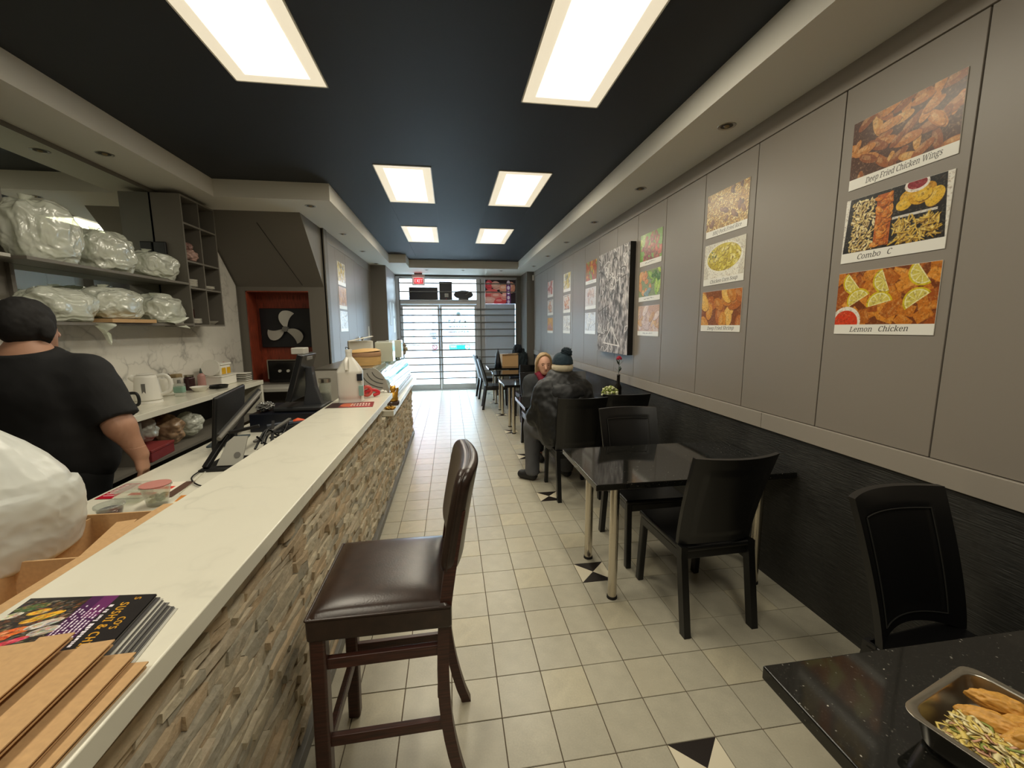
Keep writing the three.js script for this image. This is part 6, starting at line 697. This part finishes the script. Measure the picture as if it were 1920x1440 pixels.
{ // the man at the table, seen from behind: bobble hat, dark hooded jacket, grey trousers
  const o = person('person in a bobble hat and dark hooded jacket seated with back turned');
  const dx = 0.0, H = headShape(V(1.045, 1.175, -3.79), V(-0.12, -0.1, -1).normalize(), V(0, 1, -0.05).normalize(), 1.0);
  const neck = cap(V(1.03, 1.0, -3.74), V(1.02, 1.11, -3.78), 0.062, 0.056);
  const shL = V(0.865, 0.945, -3.72), elL = V(0.79, 0.70, -3.80), wrL = V(0.90, 0.775, -4.03), shR = V(1.215, 0.955, -3.72), elR = V(1.30, 0.72, -3.82), wrR = V(1.12, 0.775, -4.05);
  const torso = smin(0.14, cap(V(0.93, 0.915, -3.72), V(1.15, 0.92, -3.72), 0.125), cap(V(0.95, 0.74, -3.68), V(1.13, 0.74, -3.68), 0.135), cap(V(0.97, 0.58, -3.66), V(1.12, 0.58, -3.66), 0.13), cap(V(1.035, 1.10, -3.755), V(1.03, 0.92, -3.73), 0.066, 0.1));
  const arms = smin(0.04, cap(shL, elL, 0.075, 0.06), cap(elL, wrL, 0.058, 0.042), cap(shR, elR, 0.075, 0.06), cap(elR, wrR, 0.058, 0.042));
  const hipL = V(0.95, 0.535, -3.69), knL = V(0.81, 0.545, -4.06), anL = V(0.80, 0.095, -3.985), hipR = V(1.15, 0.535, -3.69), knR = V(1.2, 0.545, -4.10), anR = V(1.17, 0.095, -4.02);
  const legs = smin(0.03, cap(hipL, hipR, 0.12), cap(hipL, knL, 0.10, 0.075), cap(knL, anL, 0.072, 0.058), cap(hipR, knR, 0.10, 0.075), cap(knR, anR, 0.072, 0.058));
  const shoe = (a, d) => smin(0.03, cap(V(a.x, 0.05, a.z + 0.02), V(a.x + d.x * 0.12, 0.045, a.z + d.z * 0.12), 0.05, 0.043), cap(V(a.x, 0.11, a.z), V(a.x + d.x * 0.04, 0.06, a.z + d.z * 0.04), 0.045, 0.045));
  const dL = V(-0.86, 0, -0.5), dR = V(-0.2, 0, -0.98), shoeF = (a, d) => { const f = shoe(a, d); return (p) => Math.max(f(p), -p.y + 0.001); };
  const hL = hand(wrL, V(0.9, -0.2, -0.4).normalize(), V(0.1, 0.98, 0.1).normalize(), V(0.4, 0, -0.9).normalize(), 0.6, 0.95), hR = hand(wrR, V(-0.9, -0.2, -0.4).normalize(), V(0.1, 0.98, 0.1).normalize(), V(-0.4, 0, -0.9).normalize(), 0.6, 0.95);
  mesh('body', merge([nets(smin(0.04, torso, neck, arms, legs), V(0.66, 0.04, -4.22), V(1.42, 1.12, -3.46), 0.014), nets(smin(0.02, H.f, neck), V(0.92, 0.98, -3.96), V(1.17, 1.32, -3.65), 0.006), nets(hL, V(0.86, 0.70, -4.18), V(1.08, 0.83, -3.98), 0.005), nets(hR, V(0.92, 0.70, -4.2), V(1.16, 0.83, -4.0), 0.005)].map((g) => g.deleteAttribute('uv'))), M.skinPale, o);
  const coat = cut(cut(grow(smin(0.07, grow(torso, 0.035), grow(arms, 0.022)), 0.0, 0.016, 11, 11), V(0, -1, 0), V(0, 0.47, 0), 0.01), V(0, 0.97, 0.2).normalize(), V(1.03, 1.145, -3.72), 0.01);
  const jk = mesh('jacket', nets(coat, V(0.62, 0.45, -4.14), V(1.46, 1.20, -3.42), 0.010), mat('#0f1113', 0.55), o);
  mesh('hood', nets(grow(smin(0.05, ell(V(1.05, 0.955, -3.575), V(0.155, 0.085, 0.06)), cap(V(0.93, 1.02, -3.66), V(1.17, 1.02, -3.66), 0.05), cap(V(1.05, 0.93, -3.56), V(1.06, 0.87, -3.56), 0.07, 0.05)), 0.004, 0.012, 12, 4), V(0.82, 0.76, -3.78), V(1.3, 1.12, -3.44), 0.009), mat('#121417', 0.6), jk);
  mesh('trousers', nets(cut(grow(legs, 0.016, 0.009, 12, 6), V(0, -1, 0), V(0, 0.055, 0)), V(0.66, 0.03, -4.25), V(1.34, 0.7, -3.5), 0.012), mat('#55565a', 0.85), o);
  const shM = mat('#151416', 0.6), shm = mesh('shoe', nets(shoeF(anL, dL), V(0.6, -0.01, -4.2), V(0.92, 0.18, -3.86), 0.008), shM, o); mesh('shoe', nets(shoeF(anR, dR), V(1.02, -0.01, -4.28), V(1.3, 0.18, -3.9), 0.008), shM, o); mesh('shoe_tick', tube([V(0.815, 0.062, -3.965), V(0.79, 0.05, -3.98), V(0.745, 0.068, -4.002)].map((q) => q.add(V(0.02, 0, 0.036))), 0.0045, 10, 6), M.white, shm);
  mesh('hair', nets(cut(grow(H.f, 0.009), V(0, 0.3, -0.95).normalize(), H.at(0, 0, 0.02)), V(0.93, 1.02, -3.94), V(1.17, 1.3, -3.64), 0.007), mat('#b9a183', 0.7), o);
  const hatF = grow(smin(0.03, ell(H.at(0, 0.06, -0.015), V(0.088, 0.082, 0.1), H.eu), ell(H.at(0, 0.02, -0.015), V(0.09, 0.06, 0.102), H.eu)), 0.004, 0.004, 30, 7);
  const hat = mesh('bobble_hat', nets(cut(hatF, V(0, -1, 0), V(0, 1.205, 0), 0.01), V(0.91, 1.18, -3.95), V(1.19, 1.36, -3.64), 0.006), mat('#22343f', 0.9), o);
  mesh('hat_brim', nets(grow(cut(cut(ell(H.at(0, 0.0, -0.01), V(0.097, 0.07, 0.108), H.eu), V(0, 1, 0), V(0, 1.212, 0), 0.012), V(0, -1, 0), V(0, 1.135, 0), 0.012), 0.002, 0.004, 20, 3), V(0.90, 1.11, -3.95), V(1.19, 1.23, -3.64), 0.006), mat('#d8ccb0', 0.9), hat);
  mesh('bobble', lump(0.05, 12, 0.5, 5, 1, 3).translate(1.075, 1.312, -3.75), mat('#1c2a33', 0.95), hat);
}
{ // the woman facing us
  const o = person('blonde person in a dark coat and crimson scarf facing the room');
  const H = headShape(V(1.115, 1.105, -4.86), V(0.02, -0.12, 1).normalize(), V(0, 1, 0.1).normalize(), 1.0);
  const neck = cap(V(1.12, 0.93, -4.93), V(1.115, 1.04, -4.89), 0.055, 0.05);
  const shR = V(0.965, 0.875, -4.95), elR = V(0.93, 0.66, -4.86), wrR = V(1.03, 0.775, -4.64), shL = V(1.275, 0.875, -4.95), elL = V(1.31, 0.66, -4.86), wrL = V(1.2, 0.775, -4.66);
  const torso = smin(0.12, cap(V(1.02, 0.85, -4.95), V(1.22, 0.85, -4.95), 0.105), cap(V(1.04, 0.68, -4.98), V(1.2, 0.68, -4.98), 0.12), cap(V(1.04, 0.56, -5.0), V(1.2, 0.56, -5.0), 0.13));
  const arms = smin(0.03, cap(shR, elR, 0.066, 0.052), cap(elR, wrR, 0.05, 0.036), cap(shL, elL, 0.066, 0.052), cap(elL, wrL, 0.05, 0.036));
  const legs = smin(0.03, cap(V(1.03, 0.53, -4.98), V(1.0, 0.545, -4.58), 0.09, 0.07), cap(V(1.0, 0.545, -4.58), V(1.0, 0.06, -4.62), 0.066, 0.045), cap(V(1.21, 0.53, -4.98), V(1.24, 0.545, -4.58), 0.09, 0.07), cap(V(1.24, 0.545, -4.58), V(1.24, 0.06, -4.62), 0.066, 0.045));
  const hR = hand(wrR, V(0.85, -0.2, 0.4).normalize(), V(0, 1, 0.1).normalize(), V(-0.3, 0, 0.95).normalize(), 0.6, 0.9), hL = hand(wrL, V(-0.85, -0.2, 0.4).normalize(), V(0, 1, 0.1).normalize(), V(0.3, 0, 0.95).normalize(), 0.6, 0.9);
  mesh('body', merge([nets(smin(0.04, torso, neck, arms, legs), V(0.84, 0, -5.16), V(1.42, 1.06, -4.5), 0.014), nets(smin(0.02, H.f, neck), V(1.0, 0.93, -5.0), V(1.23, 1.24, -4.72), 0.0045), nets(hR, V(0.98, 0.70, -4.7), V(1.22, 0.83, -4.52), 0.005), nets(hL, V(1.0, 0.70, -4.72), V(1.24, 0.83, -4.54), 0.005)].map((g) => g.deleteAttribute('uv'))), M.skinPale, o);
  const eb = mat('#6f5236', 0.8), ey = mat('#2a2320', 0.3), lp = mat('#a8524e', 0.5);
  for (const s of [-1, 1]) { mesh('eye', new THREE.SphereGeometry(0.0095, 14, 10).scale(1.35, 0.6, 0.5).translate(...H.at(s * 0.031, 0.006, 0.083).toArray()), ey, o); mesh('eyebrow', tube([H.at(s * 0.016, 0.025, 0.089), H.at(s * 0.034, 0.030, 0.086), H.at(s * 0.05, 0.022, 0.076)], 0.003, 10, 6), eb, o); }
  mesh('lips', new THREE.SphereGeometry(0.02, 16, 10).scale(1, 0.32, 0.42).translate(...H.at(0, -0.062, 0.09).toArray()), lp, o);
  const hair = cut(grow(smin(0.04, H.f, ell(H.at(-0.055, -0.06, -0.03), V(0.04, 0.09, 0.05)), ell(H.at(0.055, -0.06, -0.03), V(0.04, 0.09, 0.05)), ell(H.at(0, 0.03, -0.02), V(0.086, 0.10, 0.1))), 0.008, 0.006, 22, 5), V(0, -0.30, 0.95).normalize(), H.at(0, 0.05, 0.028));
  mesh('hair', nets((p) => Math.max(hair(p), -(grow(H.f, -0.003)(p) + (p.z > -4.83 ? 0 : 0.0))), V(0.98, 0.9, -5.04), V(1.25, 1.25, -4.74), 0.006), mat('#a98d66', 0.6), o);
  mesh('coat', nets(cut(cut(grow(smin(0.06, grow(torso, 0.03), grow(arms, 0.02)), 0, 0.01, 10, 21), V(0, -1, 0), V(0, 0.48, 0), 0.01), V(0, 1, -0.1).normalize(), V(1.12, 0.985, -4.94), 0.01), V(0.82, 0.46, -5.18), V(1.46, 1.04, -4.58), 0.012), mat('#2a2d30', 0.8), o);
  mesh('scarf', nets(grow(smin(0.03, cap(V(1.06, 0.985, -4.90), V(1.18, 0.985, -4.90), 0.045), cap(V(1.06, 0.96, -4.85), V(1.12, 0.86, -4.80), 0.035, 0.05), cap(V(1.17, 0.97, -4.86), V(1.12, 0.86, -4.80), 0.03, 0.045)), 0.002, 0.01, 18, 8), V(0.98, 0.78, -5.0), V(1.26, 1.06, -4.7), 0.008), mat('#7a1f33', 0.9), o);
  mesh('trousers', nets(cut(grow(legs, 0.012, 0.005, 12, 4), V(0, -1, 0), V(0, 0.1, 0)), V(0.86, 0.06, -5.12), V(1.4, 0.68, -4.46), 0.014), mat('#23252a', 0.85), o);
  for (const x of [1.0, 1.24]) mesh('shoe', nets((p) => Math.max(cap(V(x, 0.045, -4.64), V(x, 0.04, -4.48), 0.045, 0.038)(p), -p.y + 0.001), V(x - 0.07, -0.01, -4.72), V(x + 0.07, 0.1, -4.42), 0.01), M.rubber, o);
}



renderer.render(scene, camera);
